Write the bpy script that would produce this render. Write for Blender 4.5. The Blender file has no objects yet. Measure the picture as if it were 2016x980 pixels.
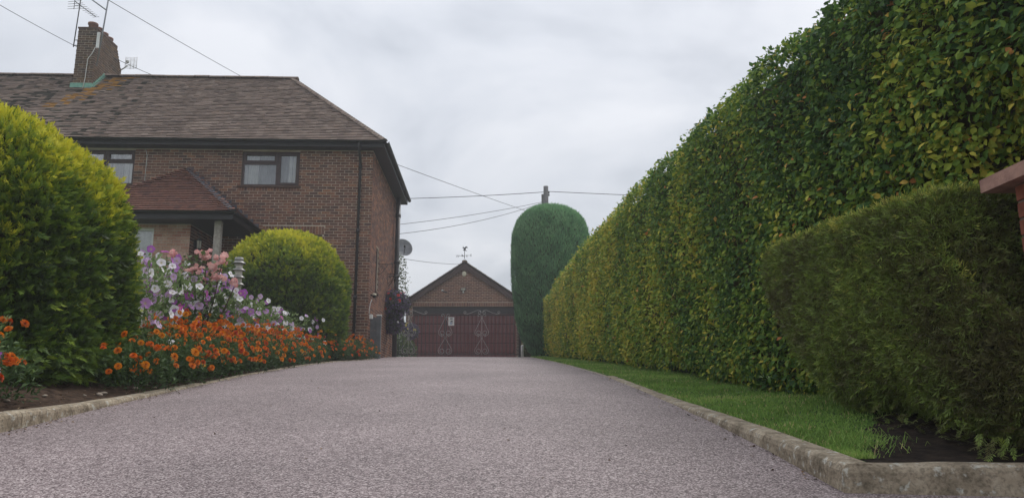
import bpy, math, random
import numpy as np
from mathutils import Vector, Matrix
random.seed(7); rng = np.random.default_rng(7)
R = math.radians
scene = bpy.context.scene
# ------------------------------------------------------------------ camera, sky, sun, exposure
cam_data = bpy.data.cameras.new('camera'); cam = bpy.data.objects.new('camera', cam_data)
scene.collection.objects.link(cam); scene.camera = cam
cam_data.sensor_width = 36.0; cam_data.lens = 36.0 * 1514 / 2016
cam_data.clip_start = 0.05; cam_data.clip_end = 3000
cam.location = (0, 0, 0); cam.rotation_euler = (R(90 + 11.0), 0, 0)
SUN_AZ, SUN_EL = 35.0, 52.0
world = bpy.data.worlds.new('World'); scene.world = world; world.use_nodes = True
wn = world.node_tree.nodes; wl = world.node_tree.links; wn.clear()
def wnode(t, **k):
    n = wn.new(t)
    for a, b in k.items(): setattr(n, a, b)
    return n
sky = wnode('ShaderNodeTexSky', sky_type='NISHITA', sun_disc=False, sun_elevation=R(SUN_EL), sun_rotation=R(SUN_AZ), air_density=1.0, dust_density=3.0)
wtc = wnode('ShaderNodeTexCoord'); sep = wnode('ShaderNodeSeparateXYZ')
zadd = wnode('ShaderNodeMath', operation='ADD'); zadd.inputs[1].default_value = 0.35
zmax = wnode('ShaderNodeMath', operation='MAXIMUM'); zmax.inputs[1].default_value = 0.08
dx = wnode('ShaderNodeMath', operation='DIVIDE'); dy = wnode('ShaderNodeMath', operation='DIVIDE')
comb = wnode('ShaderNodeCombineXYZ')
n1 = wnode('ShaderNodeTexNoise'); n1.inputs['Scale'].default_value = 2.1; n1.inputs['Detail'].default_value = 5; n1.inputs['Roughness'].default_value = 0.5; n1.inputs['Distortion'].default_value = 0.35
crp = wnode('ShaderNodeValToRGB')
crp.color_ramp.elements[0].position = 0.34; crp.color_ramp.elements[0].color = (0.53, 0.565, 0.63, 1)
crp.color_ramp.elements[1].position = 0.60; crp.color_ramp.elements[1].color = (0.85, 0.87, 0.92, 1)
e = crp.color_ramp.elements.new(0.47); e.color = (0.71, 0.742, 0.805, 1)
scl = wnode('ShaderNodeMix', data_type='RGBA', blend_type='MULTIPLY'); scl.inputs[0].default_value = 1.0
scl.inputs[7].default_value = (6.9, 6.9, 6.9, 1); scl.clamp_result = False
grad = wnode('ShaderNodeMath', operation='MULTIPLY_ADD'); grad.inputs[1].default_value = 0.9; grad.inputs[2].default_value = 1.0
gz = wnode('ShaderNodeMath', operation='MAXIMUM'); gz.inputs[1].default_value = 0.0
gm = wnode('ShaderNodeVectorMath', operation='SCALE')
mixw = wnode('ShaderNodeMix', data_type='RGBA'); mixw.inputs[0].default_value = 0.9
bg = wnode('ShaderNodeBackground'); bg.inputs['Strength'].default_value = 0.1
wo = wnode('ShaderNodeOutputWorld')
for a, b in ((wtc.outputs['Generated'], sep.inputs[0]), (sep.outputs[2], zadd.inputs[0]), (zadd.outputs[0], zmax.inputs[0]),
             (sep.outputs[0], dx.inputs[0]), (zmax.outputs[0], dx.inputs[1]), (sep.outputs[1], dy.inputs[0]), (zmax.outputs[0], dy.inputs[1]),
             (dx.outputs[0], comb.inputs[0]), (dy.outputs[0], comb.inputs[1]), (comb.outputs[0], n1.inputs['Vector']),
             (n1.outputs['Fac'], crp.inputs[0]), (crp.outputs[0], scl.inputs[6]), (sky.outputs[0], mixw.inputs[6]), (scl.outputs[2], gm.inputs[0]), (sep.outputs[2], gz.inputs[0]), (gz.outputs[0], grad.inputs[0]), (grad.outputs[0], gm.inputs['Scale']), (gm.outputs[0], mixw.inputs[7]),
             (mixw.outputs[2], bg.inputs[0]), (bg.outputs[0], wo.inputs[0])):
    wl.new(a, b)
sun_d = bpy.data.lights.new('sun', 'SUN'); sun_d.energy = 1.5; sun_d.angle = R(20); sun_d.color = (1, 0.96, 0.9)
sun = bpy.data.objects.new('sun', sun_d); scene.collection.objects.link(sun)
sv = Vector((math.sin(R(SUN_AZ)) * math.cos(R(SUN_EL)), math.cos(R(SUN_AZ)) * math.cos(R(SUN_EL)), math.sin(R(SUN_EL))))
sun.rotation_euler = sv.to_track_quat('Z', 'Y').to_euler()
scene.view_settings.view_transform = 'Standard'; scene.view_settings.look = 'None'
scene.view_settings.exposure = 0.2; scene.view_settings.gamma = 1.0; scene.view_settings.use_curve_mapping = False
scene.render.engine = 'CYCLES'
scene.cycles.max_bounces = 6; scene.cycles.diffuse_bounces = 3; scene.cycles.transparent_max_bounces = 8

# ------------------------------------------------------------------ helpers
COL = scene.collection
def tag(o, label=None, cat=None, group=None, kind=None):
    if label: o['label'] = label
    if cat: o['category'] = cat
    if group: o['group'] = group
    if kind: o['kind'] = kind
    return o
def empty(name, loc=(0, 0, 0), rz=0.0):
    o = bpy.data.objects.new(name, None); COL.objects.link(o); o.location = loc; o.rotation_euler = (0, 0, rz)
    o.empty_display_size = 0.1
    return o
def link(name, me, parent=None, loc=None, rot=None):
    o = bpy.data.objects.new(name, me); COL.objects.link(o)
    if parent: o.parent = parent
    if loc is not None: o.location = loc
    if rot is not None: o.rotation_euler = rot
    return o
def np_mesh(name, V, T, mat, tint=None, smooth=False):
    V = np.ascontiguousarray(V, dtype=np.float32); T = np.ascontiguousarray(T, dtype=np.int32)
    me = bpy.data.meshes.new(name); k = T.shape[1]
    me.vertices.add(len(V)); me.vertices.foreach_set('co', V.ravel())
    me.loops.add(T.size); me.loops.foreach_set('vertex_index', T.ravel())
    me.polygons.add(len(T)); me.polygons.foreach_set('loop_start', np.arange(0, T.size, k, dtype=np.int32))
    me.polygons.foreach_set('loop_total', np.full(len(T), k, dtype=np.int32))
    me.polygons.foreach_set('use_smooth', np.full(len(T), bool(smooth)))
    me.update(calc_edges=True)
    if tint is not None:
        a = me.attributes.new('tint', 'FLOAT', 'POINT'); a.data.foreach_set('value', np.ascontiguousarray(tint, dtype=np.float32))
    if mat: me.materials.append(mat)
    return me
class MB:
    def __init__(s): s.v = []; s.f = []; s.sm = []
    def add(s, vs, fs, smooth=False):
        o = len(s.v); s.v += [tuple(p) for p in vs]
        for q in fs: s.f.append(tuple(i + o for i in q)); s.sm.append(smooth)
        return s
    def box(s, a, b, rot=None, piv=None):
        x0, y0, z0 = a; x1, y1, z1 = b
        vs = [Vector(p) for p in ((x0,y0,z0),(x1,y0,z0),(x1,y1,z0),(x0,y1,z0),(x0,y0,z1),(x1,y0,z1),(x1,y1,z1),(x0,y1,z1))]
        if rot is not None:
            c = Vector(piv) if piv is not None else (vs[0] + vs[6]) / 2
            vs = [rot @ (p - c) + c for p in vs]
        return s.add(vs, [(0,3,2,1),(4,5,6,7),(0,1,5,4),(1,2,6,5),(2,3,7,6),(3,0,4,7)])
    def bevbox(s, a, b, w=0.01):
        # box with chamfered vertical and top edges
        x0, y0, z0 = a; x1, y1, z1 = b
        def ring(i, z): return [(x0+i,y0+i,z),(x1-i,y0+i,z),(x1-i,y1-i,z),(x0+i,y1-i,z)]
        vs = ring(0, z0) + ring(0, z1 - w) + ring(w, z1)
        fs = [(3,2,1,0),(8,9,10,11)]
        for l in (0, 4):
            for i in range(4): j = (i + 1) % 4; fs.append((l+i, l+j, l+4+j, l+4+i))
        return s.add(vs, fs)
    def tube(s, pts, r, n=8, cap=True):
        pts = [Vector(p) for p in pts]; rs = r if isinstance(r, (list, tuple)) else [r] * len(pts)
        vs = []; fs = []; prev = None
        for i, p in enumerate(pts):
            d = (pts[min(i+1, len(pts)-1)] - pts[max(i-1, 0)])
            d = d.normalized() if d.length > 1e-9 else Vector((0, 0, 1))
            if prev is None:
                h = Vector((0, 0, 1)) if abs(d.z) < 0.9 else Vector((1, 0, 0)); x = d.cross(h).normalized()
            else:
                x = prev - d * prev.dot(d); x = x.normalized() if x.length > 1e-6 else d.orthogonal().normalized()
            prev = x; y = d.cross(x)
            for k in range(n):
                a = 2 * math.pi * k / n; vs.append(p + (x * math.cos(a) + y * math.sin(a)) * rs[i])
        for i in range(len(pts) - 1):
            for k in range(n): fs.append((i*n+k, i*n+(k+1)%n, (i+1)*n+(k+1)%n, (i+1)*n+k))
        if cap: fs.append(tuple(range(n-1, -1, -1))); fs.append(tuple(range((len(pts)-1)*n, len(pts)*n)))
        return s.add(vs, fs, True)
    def lathe(s, prof, c=(0, 0, 0), n=16, smooth=True):
        vs = []; fs = []
        for r, z in prof:
            for k in range(n): a = 2*math.pi*k/n; vs.append((c[0]+r*math.cos(a), c[1]+r*math.sin(a), c[2]+z))
        for i in range(len(prof)-1):
            for k in range(n): fs.append((i*n+k, i*n+(k+1)%n, (i+1)*n+(k+1)%n, (i+1)*n+k))
        fs.append(tuple(range(n-1, -1, -1))); fs.append(tuple(range((len(prof)-1)*n, len(prof)*n)))
        return s.add(vs, fs, smooth)
    def prism(s, poly, d):
        # poly: list of 3d points (planar), extruded by vector d
        n = len(poly); d = Vector(d); vs = [Vector(p) for p in poly]; vs += [p + d for p in vs[:n]]
        fs = [tuple(range(n-1, -1, -1)), tuple(range(n, 2*n))] + [(i, (i+1)%n, n+(i+1)%n, n+i) for i in range(n)]
        return s.add(vs, fs)
    def mesh(s, name, mat):
        me = bpy.data.meshes.new(name); me.from_pydata(s.v, [], s.f)
        me.polygons.foreach_set('use_smooth', s.sm)
        if mat: me.materials.append(mat)
        me.update(); return me
    def build(s, name, mat, parent=None, loc=None, rot=None):
        return link(name, s.mesh(name, mat), parent, loc, rot)
def smooth01(t): t = min(1, max(0, t)); return t * t * (3 - 2 * t)
def thing(name, label, cat, loc=(0, 0, 0), rz=0.0, group=None): return tag(empty(name, loc, rz), label, cat, group)

# ------------------------------------------------------------------ materials
def new_mat(name):
    m = bpy.data.materials.new(name); m.use_nodes = True; nt = m.node_tree; nt.nodes.clear()
    out = nt.nodes.new('ShaderNodeOutputMaterial'); p = nt.nodes.new('ShaderNodeBsdfPrincipled')
    nt.links.new(p.outputs[0], out.inputs[0]); return m, nt, p, out
def c4(c): return (c[0], c[1], c[2], 1)
def simple(name, c, rough=0.6, spec=0.3, metal=0.0, c2=None, scale=8.0, bump=0.0, bscale=40.0, lo=0.35, hi=0.65, detail=4):
    m, nt, p, out = new_mat(name); L = nt.links.new
    p.inputs['Roughness'].default_value = rough; p.inputs['Metallic'].default_value = metal; p.inputs['Specular IOR Level'].default_value = spec
    tc = nt.nodes.new('ShaderNodeTexCoord')
    if c2 is None: c2 = tuple(x * 0.72 for x in c)
    n = nt.nodes.new('ShaderNodeTexNoise'); n.inputs['Scale'].default_value = scale; n.inputs['Detail'].default_value = detail; L(tc.outputs['Object'], n.inputs['Vector'])
    r = nt.nodes.new('ShaderNodeValToRGB'); r.color_ramp.elements[0].position = lo; r.color_ramp.elements[0].color = c4(c2)
    r.color_ramp.elements[1].position = hi; r.color_ramp.elements[1].color = c4(c)
    L(n.outputs['Fac'], r.inputs[0]); L(r.outputs[0], p.inputs['Base Color'])
    if bump:
        b = nt.nodes.new('ShaderNodeBump'); b.inputs['Strength'].default_value = bump; b.inputs['Distance'].default_value = 0.01
        n2 = nt.nodes.new('ShaderNodeTexNoise'); n2.inputs['Scale'].default_value = bscale; n2.inputs['Detail'].default_value = 5
        L(tc.outputs['Object'], n2.inputs['Vector']); L(n2.outputs['Fac'], b.inputs['Height']); L(b.outputs[0], p.inputs['Normal'])
    return m
def ramped(name, stops, mode='attr', rough=0.6, spec=0.25, transl=0.0, noise=0.25, nscale=25.0, bump=0.0, bscale=60.0):
    m, nt, p, out = new_mat(name); L = nt.links.new
    p.inputs['Roughness'].default_value = rough; p.inputs['Specular IOR Level'].default_value = spec
    at = nt.nodes.new('ShaderNodeAttribute'); at.attribute_name = 'tint'; oi = nt.nodes.new('ShaderNodeObjectInfo')
    if mode == 'attr': fac = at.outputs['Fac']
    elif mode == 'obj': fac = oi.outputs['Random']
    else:
        a = nt.nodes.new('ShaderNodeMath'); a.operation = 'ADD'; L(at.outputs['Fac'], a.inputs[0]); L(oi.outputs['Random'], a.inputs[1])
        fr = nt.nodes.new('ShaderNodeMath'); fr.operation = 'FRACT'; L(a.outputs[0], fr.inputs[0]); fac = fr.outputs[0]
    r = nt.nodes.new('ShaderNodeValToRGB'); els = r.color_ramp.elements
    els[0].position = stops[0][0]; els[0].color = c4(stops[0][1]); els[1].position = stops[-1][0]; els[1].color = c4(stops[-1][1])
    for q, c in stops[1:-1]: e = els.new(q); e.color = c4(c)
    L(fac, r.inputs[0]); col = r.outputs[0]
    tc = nt.nodes.new('ShaderNodeNewGeometry')
    if noise:
        n = nt.nodes.new('ShaderNodeTexNoise'); n.inputs['Scale'].default_value = nscale; n.inputs['Detail'].default_value = 3; L(tc.outputs['Position'], n.inputs['Vector'])
        mr = nt.nodes.new('ShaderNodeMapRange'); mr.inputs[1].default_value = 0.3; mr.inputs[2].default_value = 0.7; mr.inputs[3].default_value = 1 - noise; mr.inputs[4].default_value = 1 + noise
        L(n.outputs['Fac'], mr.inputs[0])
        mx = nt.nodes.new('ShaderNodeMix'); mx.data_type = 'RGBA'; mx.blend_type = 'MULTIPLY'; mx.inputs[0].default_value = 1
        L(col, mx.inputs[6]); L(mr.outputs[0], mx.inputs[7]); col = mx.outputs[2]
    L(col, p.inputs['Base Color'])
    if bump:
        b = nt.nodes.new('ShaderNodeBump'); b.inputs['Strength'].default_value = bump; b.inputs['Distance'].default_value = 0.005
        n2 = nt.nodes.new('ShaderNodeTexNoise'); n2.inputs['Scale'].default_value = bscale; n2.inputs['Detail'].default_value = 4
        L(tc.outputs['Position'], n2.inputs['Vector']); L(n2.outputs['Fac'], b.inputs['Height']); L(b.outputs[0], p.inputs['Normal'])
    if transl:
        t = nt.nodes.new('ShaderNodeBsdfTranslucent'); L(col, t.inputs[0]); ms = nt.nodes.new('ShaderNodeMixShader'); ms.inputs[0].default_value = transl
        L(p.outputs[0], ms.inputs[1]); L(t.outputs[0], ms.inputs[2]); L(ms.outputs[0], out.inputs[0])
    return m
def driveway_mat():
    m, nt, p, out = new_mat('resin_aggregate'); L = nt.links.new
    p.inputs['Roughness'].default_value = 0.62; p.inputs['Specular IOR Level'].default_value = 0.3
    tc = nt.nodes.new('ShaderNodeTexCoord')
    v = nt.nodes.new('ShaderNodeTexVoronoi'); v.inputs['Scale'].default_value = 165; L(tc.outputs['Object'], v.inputs['Vector'])
    v2 = nt.nodes.new('ShaderNodeTexVoronoi'); v2.inputs['Scale'].default_value = 36; L(tc.outputs['Object'], v2.inputs['Vector'])
    s = nt.nodes.new('ShaderNodeSeparateColor'); L(v.outputs['Color'], s.inputs[0])
    s2 = nt.nodes.new('ShaderNodeSeparateColor'); L(v2.outputs['Color'], s2.inputs[0])
    av = nt.nodes.new('ShaderNodeMath'); av.operation = 'MULTIPLY_ADD'; av.inputs[1].default_value = 0.88
    sc = nt.nodes.new('ShaderNodeMath'); sc.operation = 'MULTIPLY'; sc.inputs[1].default_value = 0.12
    L(s2.outputs[0], sc.inputs[0]); L(s.outputs[0], av.inputs[0]); L(sc.outputs[0], av.inputs[2])
    r = nt.nodes.new('ShaderNodeValToRGB'); els = r.color_ramp.elements
    els[0].position = 0.12; els[0].color = (0.07, 0.051, 0.052, 1); els[1].position = 0.9; els[1].color = (0.50, 0.43, 0.42, 1)
    for q, c in ((0.35, (0.168, 0.129, 0.13)), (0.55, (0.245, 0.193, 0.194)), (0.72, (0.335, 0.272, 0.27))): e = els.new(q); e.color = c4(c)
    L(av.outputs[0], r.inputs[0])
    n = nt.nodes.new('ShaderNodeTexNoise'); n.inputs['Scale'].default_value = 0.9; n.inputs['Detail'].default_value = 5; L(tc.outputs['Object'], n.inputs['Vector'])
    mr = nt.nodes.new('ShaderNodeMapRange'); mr.inputs[1].default_value = 0.3; mr.inputs[2].default_value = 0.7; mr.inputs[3].default_value = 0.82; mr.inputs[4].default_value = 1.14
    L(n.outputs['Fac'], mr.inputs[0])
    mx = nt.nodes.new('ShaderNodeMix'); mx.data_type = 'RGBA'; mx.blend_type = 'MULTIPLY'; mx.inputs[0].default_value = 1
    L(r.outputs[0], mx.inputs[6]); L(mr.outputs[0], mx.inputs[7]); L(mx.outputs[2], p.inputs['Base Color'])
    b = nt.nodes.new('ShaderNodeBump'); b.invert = True; b.inputs['Strength'].default_value = 0.8; b.inputs['Distance'].default_value = 0.004
    L(v.outputs['Distance'], b.inputs['Height']); L(b.outputs[0], p.inputs['Normal'])
    return m
def concrete_mat():
    m, nt, p, out = new_mat('kerb_concrete'); L = nt.links.new
    p.inputs['Roughness'].default_value = 0.9; p.inputs['Specular IOR Level'].default_value = 0.15
    tc = nt.nodes.new('ShaderNodeTexCoord'); geo = nt.nodes.new('ShaderNodeNewGeometry')
    def noise(s, d=5, r=0.6):
        n = nt.nodes.new('ShaderNodeTexNoise'); n.inputs['Scale'].default_value = s; n.inputs['Detail'].default_value = d; n.inputs['Roughness'].default_value = r
        L(geo.outputs['Position'], n.inputs['Vector']); return n
    a = noise(9); r = nt.nodes.new('ShaderNodeValToRGB'); els = r.color_ramp.elements
    els[0].position = 0.3; els[0].color = (0.17, 0.14, 0.10, 1); els[1].position = 0.72; els[1].color = (0.45, 0.385, 0.29, 1)
    e = els.new(0.5); e.color = (0.31, 0.255, 0.185, 1); L(a.outputs['Fac'], r.inputs[0])
    l = noise(22, 3); lr = nt.nodes.new('ShaderNodeValToRGB'); lr.color_ramp.elements[0].position = 0.58; lr.color_ramp.elements[0].color = (0, 0, 0, 1); lr.color_ramp.elements[1].position = 0.66; lr.color_ramp.elements[1].color = (0.8, 0.8, 0.8, 1)
    L(l.outputs['Fac'], lr.inputs[0])
    mx = nt.nodes.new('ShaderNodeMix'); mx.data_type = 'RGBA'; L(lr.outputs[0], mx.inputs[0]); L(r.outputs[0], mx.inputs[6]); mx.inputs[7].default_value = (0.50, 0.49, 0.43, 1)
    d = noise(60, 4); dr = nt.nodes.new('ShaderNodeValToRGB'); dr.color_ramp.elements[0].position = 0.38; dr.color_ramp.elements[0].color = (0.68, 0.68, 0.68, 1); dr.color_ramp.elements[1].position = 0.56; dr.color_ramp.elements[1].color = (1.1, 1.1, 1.1, 1)
    L(d.outputs['Fac'], dr.inputs[0])
    m2 = nt.nodes.new('ShaderNodeMix'); m2.data_type = 'RGBA'; m2.blend_type = 'MULTIPLY'; m2.inputs[0].default_value = 1; L(mx.outputs[2], m2.inputs[6]); L(dr.outputs[0], m2.inputs[7])
    L(m2.outputs[2], p.inputs['Base Color'])
    b = nt.nodes.new('ShaderNodeBump'); b.inputs['Strength'].default_value = 0.6; b.inputs['Distance'].default_value = 0.006
    L(d.outputs['Fac'], b.inputs['Height']); L(b.outputs[0], p.inputs['Normal'])
    return m
def glass_mat():
    m, nt, p, out = new_mat('window_glass'); L = nt.links.new; nt.nodes.remove(p)
    g = nt.nodes.new('ShaderNodeBsdfGlossy'); g.inputs['Roughness'].default_value = 0.02; t = nt.nodes.new('ShaderNodeBsdfTransparent')
    f = nt.nodes.new('ShaderNodeFresnel'); f.inputs[0].default_value = 1.9; ms = nt.nodes.new('ShaderNodeMixShader')
    L(f.outputs[0], ms.inputs[0]); L(t.outputs[0], ms.inputs[1]); L(g.outputs[0], ms.inputs[2]); L(ms.outputs[0], out.inputs[0]); return m
M = {}
M['drive'] = driveway_mat(); M['kerb'] = concrete_mat(); M['glass'] = glass_mat()
M['ground'] = simple('rough_grass_ground', (0.09, 0.15, 0.04), 0.9, 0.1, c2=(0.06, 0.10, 0.03), scale=3)
M['lawn'] = simple('lawn_base', (0.084, 0.156, 0.036), 0.9, 0.1, c2=(0.060, 0.102, 0.024), scale=7, bump=0.5, bscale=90)
M['soil'] = simple('bed_soil', (0.085, 0.055, 0.038), 0.95, 0.1, c2=(0.028, 0.018, 0.013), scale=16, bump=1.0, bscale=55)
M['mortar'] = simple('mortar', (0.56, 0.48, 0.39), 0.95, 0.1, c2=(0.42, 0.35, 0.28), scale=3)
brick_stops = [(0, (0.167, 0.084, 0.061)), (0.2, (0.098, 0.063, 0.055)), (0.4, (0.224, 0.110, 0.074)), (0.6, (0.132, 0.076, 0.061)), (0.8, (0.287, 0.140, 0.083)), (0.9, (0.184, 0.118, 0.095)), (1, (0.218, 0.095, 0.064))]
M['brick'] = ramped('facing_brick', brick_stops, 'both', 0.9, 0.12, noise=0.32, nscale=22, bump=0.5, bscale=120)
M['pink_brick'] = ramped('pink_brick', [(0, (0.420, 0.238, 0.175)), (0.3, (0.490, 0.308, 0.231)), (0.55, (0.378, 0.175, 0.133)), (0.8, (0.504, 0.336, 0.266)), (1, (0.406, 0.210, 0.154))], 'both', 0.9, 0.12, noise=0.2)
M['garage_brick'] = ramped('garage_brick', [(0, (0.204, 0.106, 0.076)), (0.35, (0.150, 0.084, 0.066)), (0.7, (0.252, 0.132, 0.091)), (1, (0.180, 0.094, 0.072))], 'both', 0.9, 0.12, noise=0.28)
tile_stops = [(0, (0.207, 0.154, 0.127)), (0.15, (0.264, 0.203, 0.166)), (0.3, (0.227, 0.171, 0.143)), (0.45, (0.287, 0.224, 0.187)), (0.6, (0.182, 0.138, 0.120)), (0.68, (0.272, 0.200, 0.159)), (0.74, (0.237, 0.184, 0.151)), (0.76, (0.363, 0.195, 0.058)), (0.86, (0.403, 0.214, 0.053)), (0.88, (0.086, 0.073, 0.058)), (1.0, (0.076, 0.068, 0.053))]
M['tile'] = ramped('roof_tile', tile_stops, 'attr', 0.92, 0.12, noise=0.25, nscale=3, bump=0.5, bscale=90)
M['tile_obj'] = ramped('roof_tile_single', [(q/.74, c) for q, c in tile_stops[:7]], 'obj', 0.92, 0.12, noise=0.25, nscale=3, bump=0.5, bscale=90)
M['ptile'] = ramped('porch_tile', [(0, (0.195, 0.098, 0.075)), (0.4, (0.247, 0.120, 0.088)), (0.7, (0.156, 0.086, 0.073)), (1, (0.273, 0.137, 0.098))], 'both', 0.88, 0.15, noise=0.25, nscale=18)
M['hip'] = simple('hip_slate_grey', (0.10, 0.105, 0.125), 0.75, 0.3, c2=(0.055, 0.058, 0.07), scale=10)
M['underlay'] = simple('roof_underlay', (0.06, 0.052, 0.048), 0.95, 0.1)
M['fascia'] = simple('black_fascia', (0.022, 0.021, 0.022), 0.45, 0.35)
M['brown'] = simple('brown_window_frame', (0.062, 0.036, 0.033), 0.45, 0.4)
M['sill'] = simple('clay_sill', (0.12, 0.075, 0.06), 0.8, 0.2)
M['pipe'] = simple('dark_pipe', (0.035, 0.032, 0.033), 0.45, 0.4)
M['curtain'] = simple('net_curtain', (0.78, 0.80, 0.80), 0.9, 0.1, c2=(0.64, 0.67, 0.69), scale=5)
M['net'] = simple('grey_net', (0.36, 0.39, 0.43), 0.9, 0.1, c2=(0.25, 0.28, 0.31), scale=4)
M['room'] = simple('dark_room', (0.16, 0.15, 0.14), 0.95, 0.1)
M['verdigris'] = simple('verdigris_flashing', (0.22, 0.42, 0.33), 0.7, 0.3, c2=(0.12, 0.27, 0.22), scale=12)
M['pot'] = simple('chimney_pot_clay', (0.30, 0.16, 0.115), 0.85, 0.2, c2=(0.18, 0.10, 0.08), scale=9)
M['metal'] = simple('galvanised_metal', (0.28, 0.29, 0.31), 0.45, 0.5, metal=0.5)
M['darkmetal'] = simple('dark_metal', (0.05, 0.052, 0.055), 0.5, 0.4)
M['white'] = simple('white_plastic', (0.72, 0.72, 0.70), 0.5, 0.4, c2=(0.6, 0.6, 0.57))
M['cream'] = simple('cream_plastic', (0.72, 0.68, 0.52), 0.5, 0.4, c2=(0.62, 0.58, 0.45))
M['dish'] = simple('grey_dish', (0.30, 0.31, 0.325), 0.5, 0.3)
M['steel'] = simple('brushed_steel', (0.331, 0.324, 0.310), 0.42, 0.5, metal=0.45, c2=(0.274, 0.266, 0.252), scale=14)
M['diffuser'] = simple('lamp_diffuser', (0.52, 0.49, 0.42), 0.5, 0.4)
M['oldwood'] = simple('weathered_wood', (0.42, 0.38, 0.34), 0.9, 0.15, c2=(0.28, 0.25, 0.22), scale=20)
M['polewood'] = simple('pole_wood', (0.14, 0.135, 0.135), 0.9, 0.15, scale=10)
M['door'] = simple('door_dark', (0.03, 0.02, 0.018), 0.5, 0.4)
M['redwood'] = simple('red_garage_door', (0.147, 0.043, 0.043), 0.55, 0.3, c2=(0.115, 0.034, 0.036), scale=6)
M['header'] = simple('dark_header', (0.035, 0.03, 0.032), 0.6, 0.3)
M['barge'] = simple('brown_bargeboard', (0.085, 0.058, 0.053), 0.75, 0.2)
M['iron'] = simple('black_iron', (0.03, 0.03, 0.032), 0.5, 0.4)
M['ironwhite'] = simple('silver_painted_iron', (0.36, 0.345, 0.335), 0.5, 0.4, c2=(0.236, 0.223, 0.217), scale=20)
M['greyboard'] = simple('grey_composite', (0.15, 0.158, 0.165), 0.6, 0.3)
M['wire'] = simple('black_cable', (0.03, 0.03, 0.035), 0.6, 0.3)
M['paint_white'] = simple('white_render', (0.72, 0.72, 0.72), 0.8, 0.2)
M['ink'] = simple('print_ink', (0.03, 0.035, 0.045), 0.7, 0.2)
M['inkblue'] = simple('pale_blue_print', (0.38, 0.45, 0.56), 0.7, 0.2)
M['sandstone'] = simple('pink_sandstone', (0.42, 0.255, 0.20), 0.9, 0.15, c2=(0.29, 0.17, 0.14), scale=14, bump=0.4, bscale=80)
M['bark'] = simple('bark', (0.09, 0.065, 0.045), 0.95, 0.1, bump=0.5)
M['core'] = simple('shade_hull_dark', (0.045, 0.045, 0.02), 0.95, 0.05)  # colour of the added hulls that stop light passing through foliage
M['core_brown'] = simple('shade_hull', (0.07, 0.062, 0.03), 0.95, 0.05)  # browner colour for the added hull inside the beech hedge
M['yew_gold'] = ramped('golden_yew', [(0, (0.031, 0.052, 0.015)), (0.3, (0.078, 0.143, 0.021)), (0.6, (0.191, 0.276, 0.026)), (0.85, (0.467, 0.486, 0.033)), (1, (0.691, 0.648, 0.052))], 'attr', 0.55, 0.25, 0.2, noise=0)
M['yew_dark'] = ramped('dark_yew', [(0, (0.095, 0.083, 0.039)), (0.3, (0.144, 0.149, 0.046)), (0.6, (0.196, 0.278, 0.058)), (0.85, (0.318, 0.413, 0.080)), (1, (0.605, 0.559, 0.135))], 'attr', 0.5, 0.3, 0.2, noise=0)
beech_stops = [(0, (0.046, 0.101, 0.033)), (0.25, (0.101, 0.202, 0.045)), (0.5, (0.217, 0.319, 0.050)), (0.72, (0.408, 0.439, 0.063)), (0.88, (0.637, 0.526, 0.090)), (0.96, (0.714, 0.373, 0.112)), (1, (0.611, 0.219, 0.079))]
M['beech'] = ramped('beech_leaf', beech_stops, 'attr', 0.6, 0.2, 0.3, noise=0.15)
M['beech_obj'] = ramped('beech_leaf_single', [(min(1, q*1.18), c) for q, c in beech_stops[:5]], 'obj', 0.6, 0.2, 0.3, noise=0.15)
M['conifer'] = ramped('conifer', [(0, (0.047, 0.111, 0.056)), (0.5, (0.116, 0.276, 0.125)), (1, (0.279, 0.502, 0.238))], 'attr', 0.6, 0.25, 0.15, noise=0)
M['grass'] = ramped('grass_blade', [(0, (0.133, 0.211, 0.046)), (0.5, (0.224, 0.379, 0.079)), (0.9, (0.368, 0.505, 0.126)), (1, (0.631, 0.485, 0.250))], 'attr', 0.6, 0.25, 0.3, noise=0)
M['mleaf'] = ramped('marigold_leaf', [(0, (0.024, 0.047, 0.015)), (0.5, (0.054, 0.103, 0.030)), (1, (0.107, 0.168, 0.052))], 'attr', 0.6, 0.25, 0.2, noise=0)
M['pleaf'] = ramped('petunia_leaf', [(0, (0.065, 0.111, 0.036)), (0.5, (0.143, 0.221, 0.072)), (1, (0.273, 0.351, 0.143))], 'attr', 0.6, 0.25, 0.25, noise=0)
M['rleaf'] = ramped('rose_leaf', [(0, (0.03, 0.06, 0.022)), (0.5, (0.07, 0.12, 0.04)), (1, (0.13, 0.17, 0.06))], 'attr', 0.5, 0.3, 0.2, noise=0)
M['tleaf'] = ramped('tree_leaf', [(0, (0.05, 0.07, 0.035)), (0.5, (0.10, 0.13, 0.06)), (1, (0.18, 0.18, 0.10))], 'attr', 0.6, 0.25, 0.25, noise=0)
M['bleaf'] = ramped('basket_leaf', [(0, (0.05, 0.07, 0.05)), (0.4, (0.09, 0.12, 0.07)), (0.55, (0.11, 0.085, 0.15)), (1, (0.21, 0.15, 0.30))], 'attr', 0.6, 0.25, 0.2, noise=0)
M['pebble'] = simple('pale_pebble', (0.42, 0.36, 0.29), 0.85, 0.2, c2=(0.3, 0.24, 0.19), scale=30)
M['drybrown'] = simple('fallen_leaf', (0.42, 0.20, 0.06), 0.8, 0.2, c2=(0.3, 0.13, 0.045), scale=30)
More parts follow.
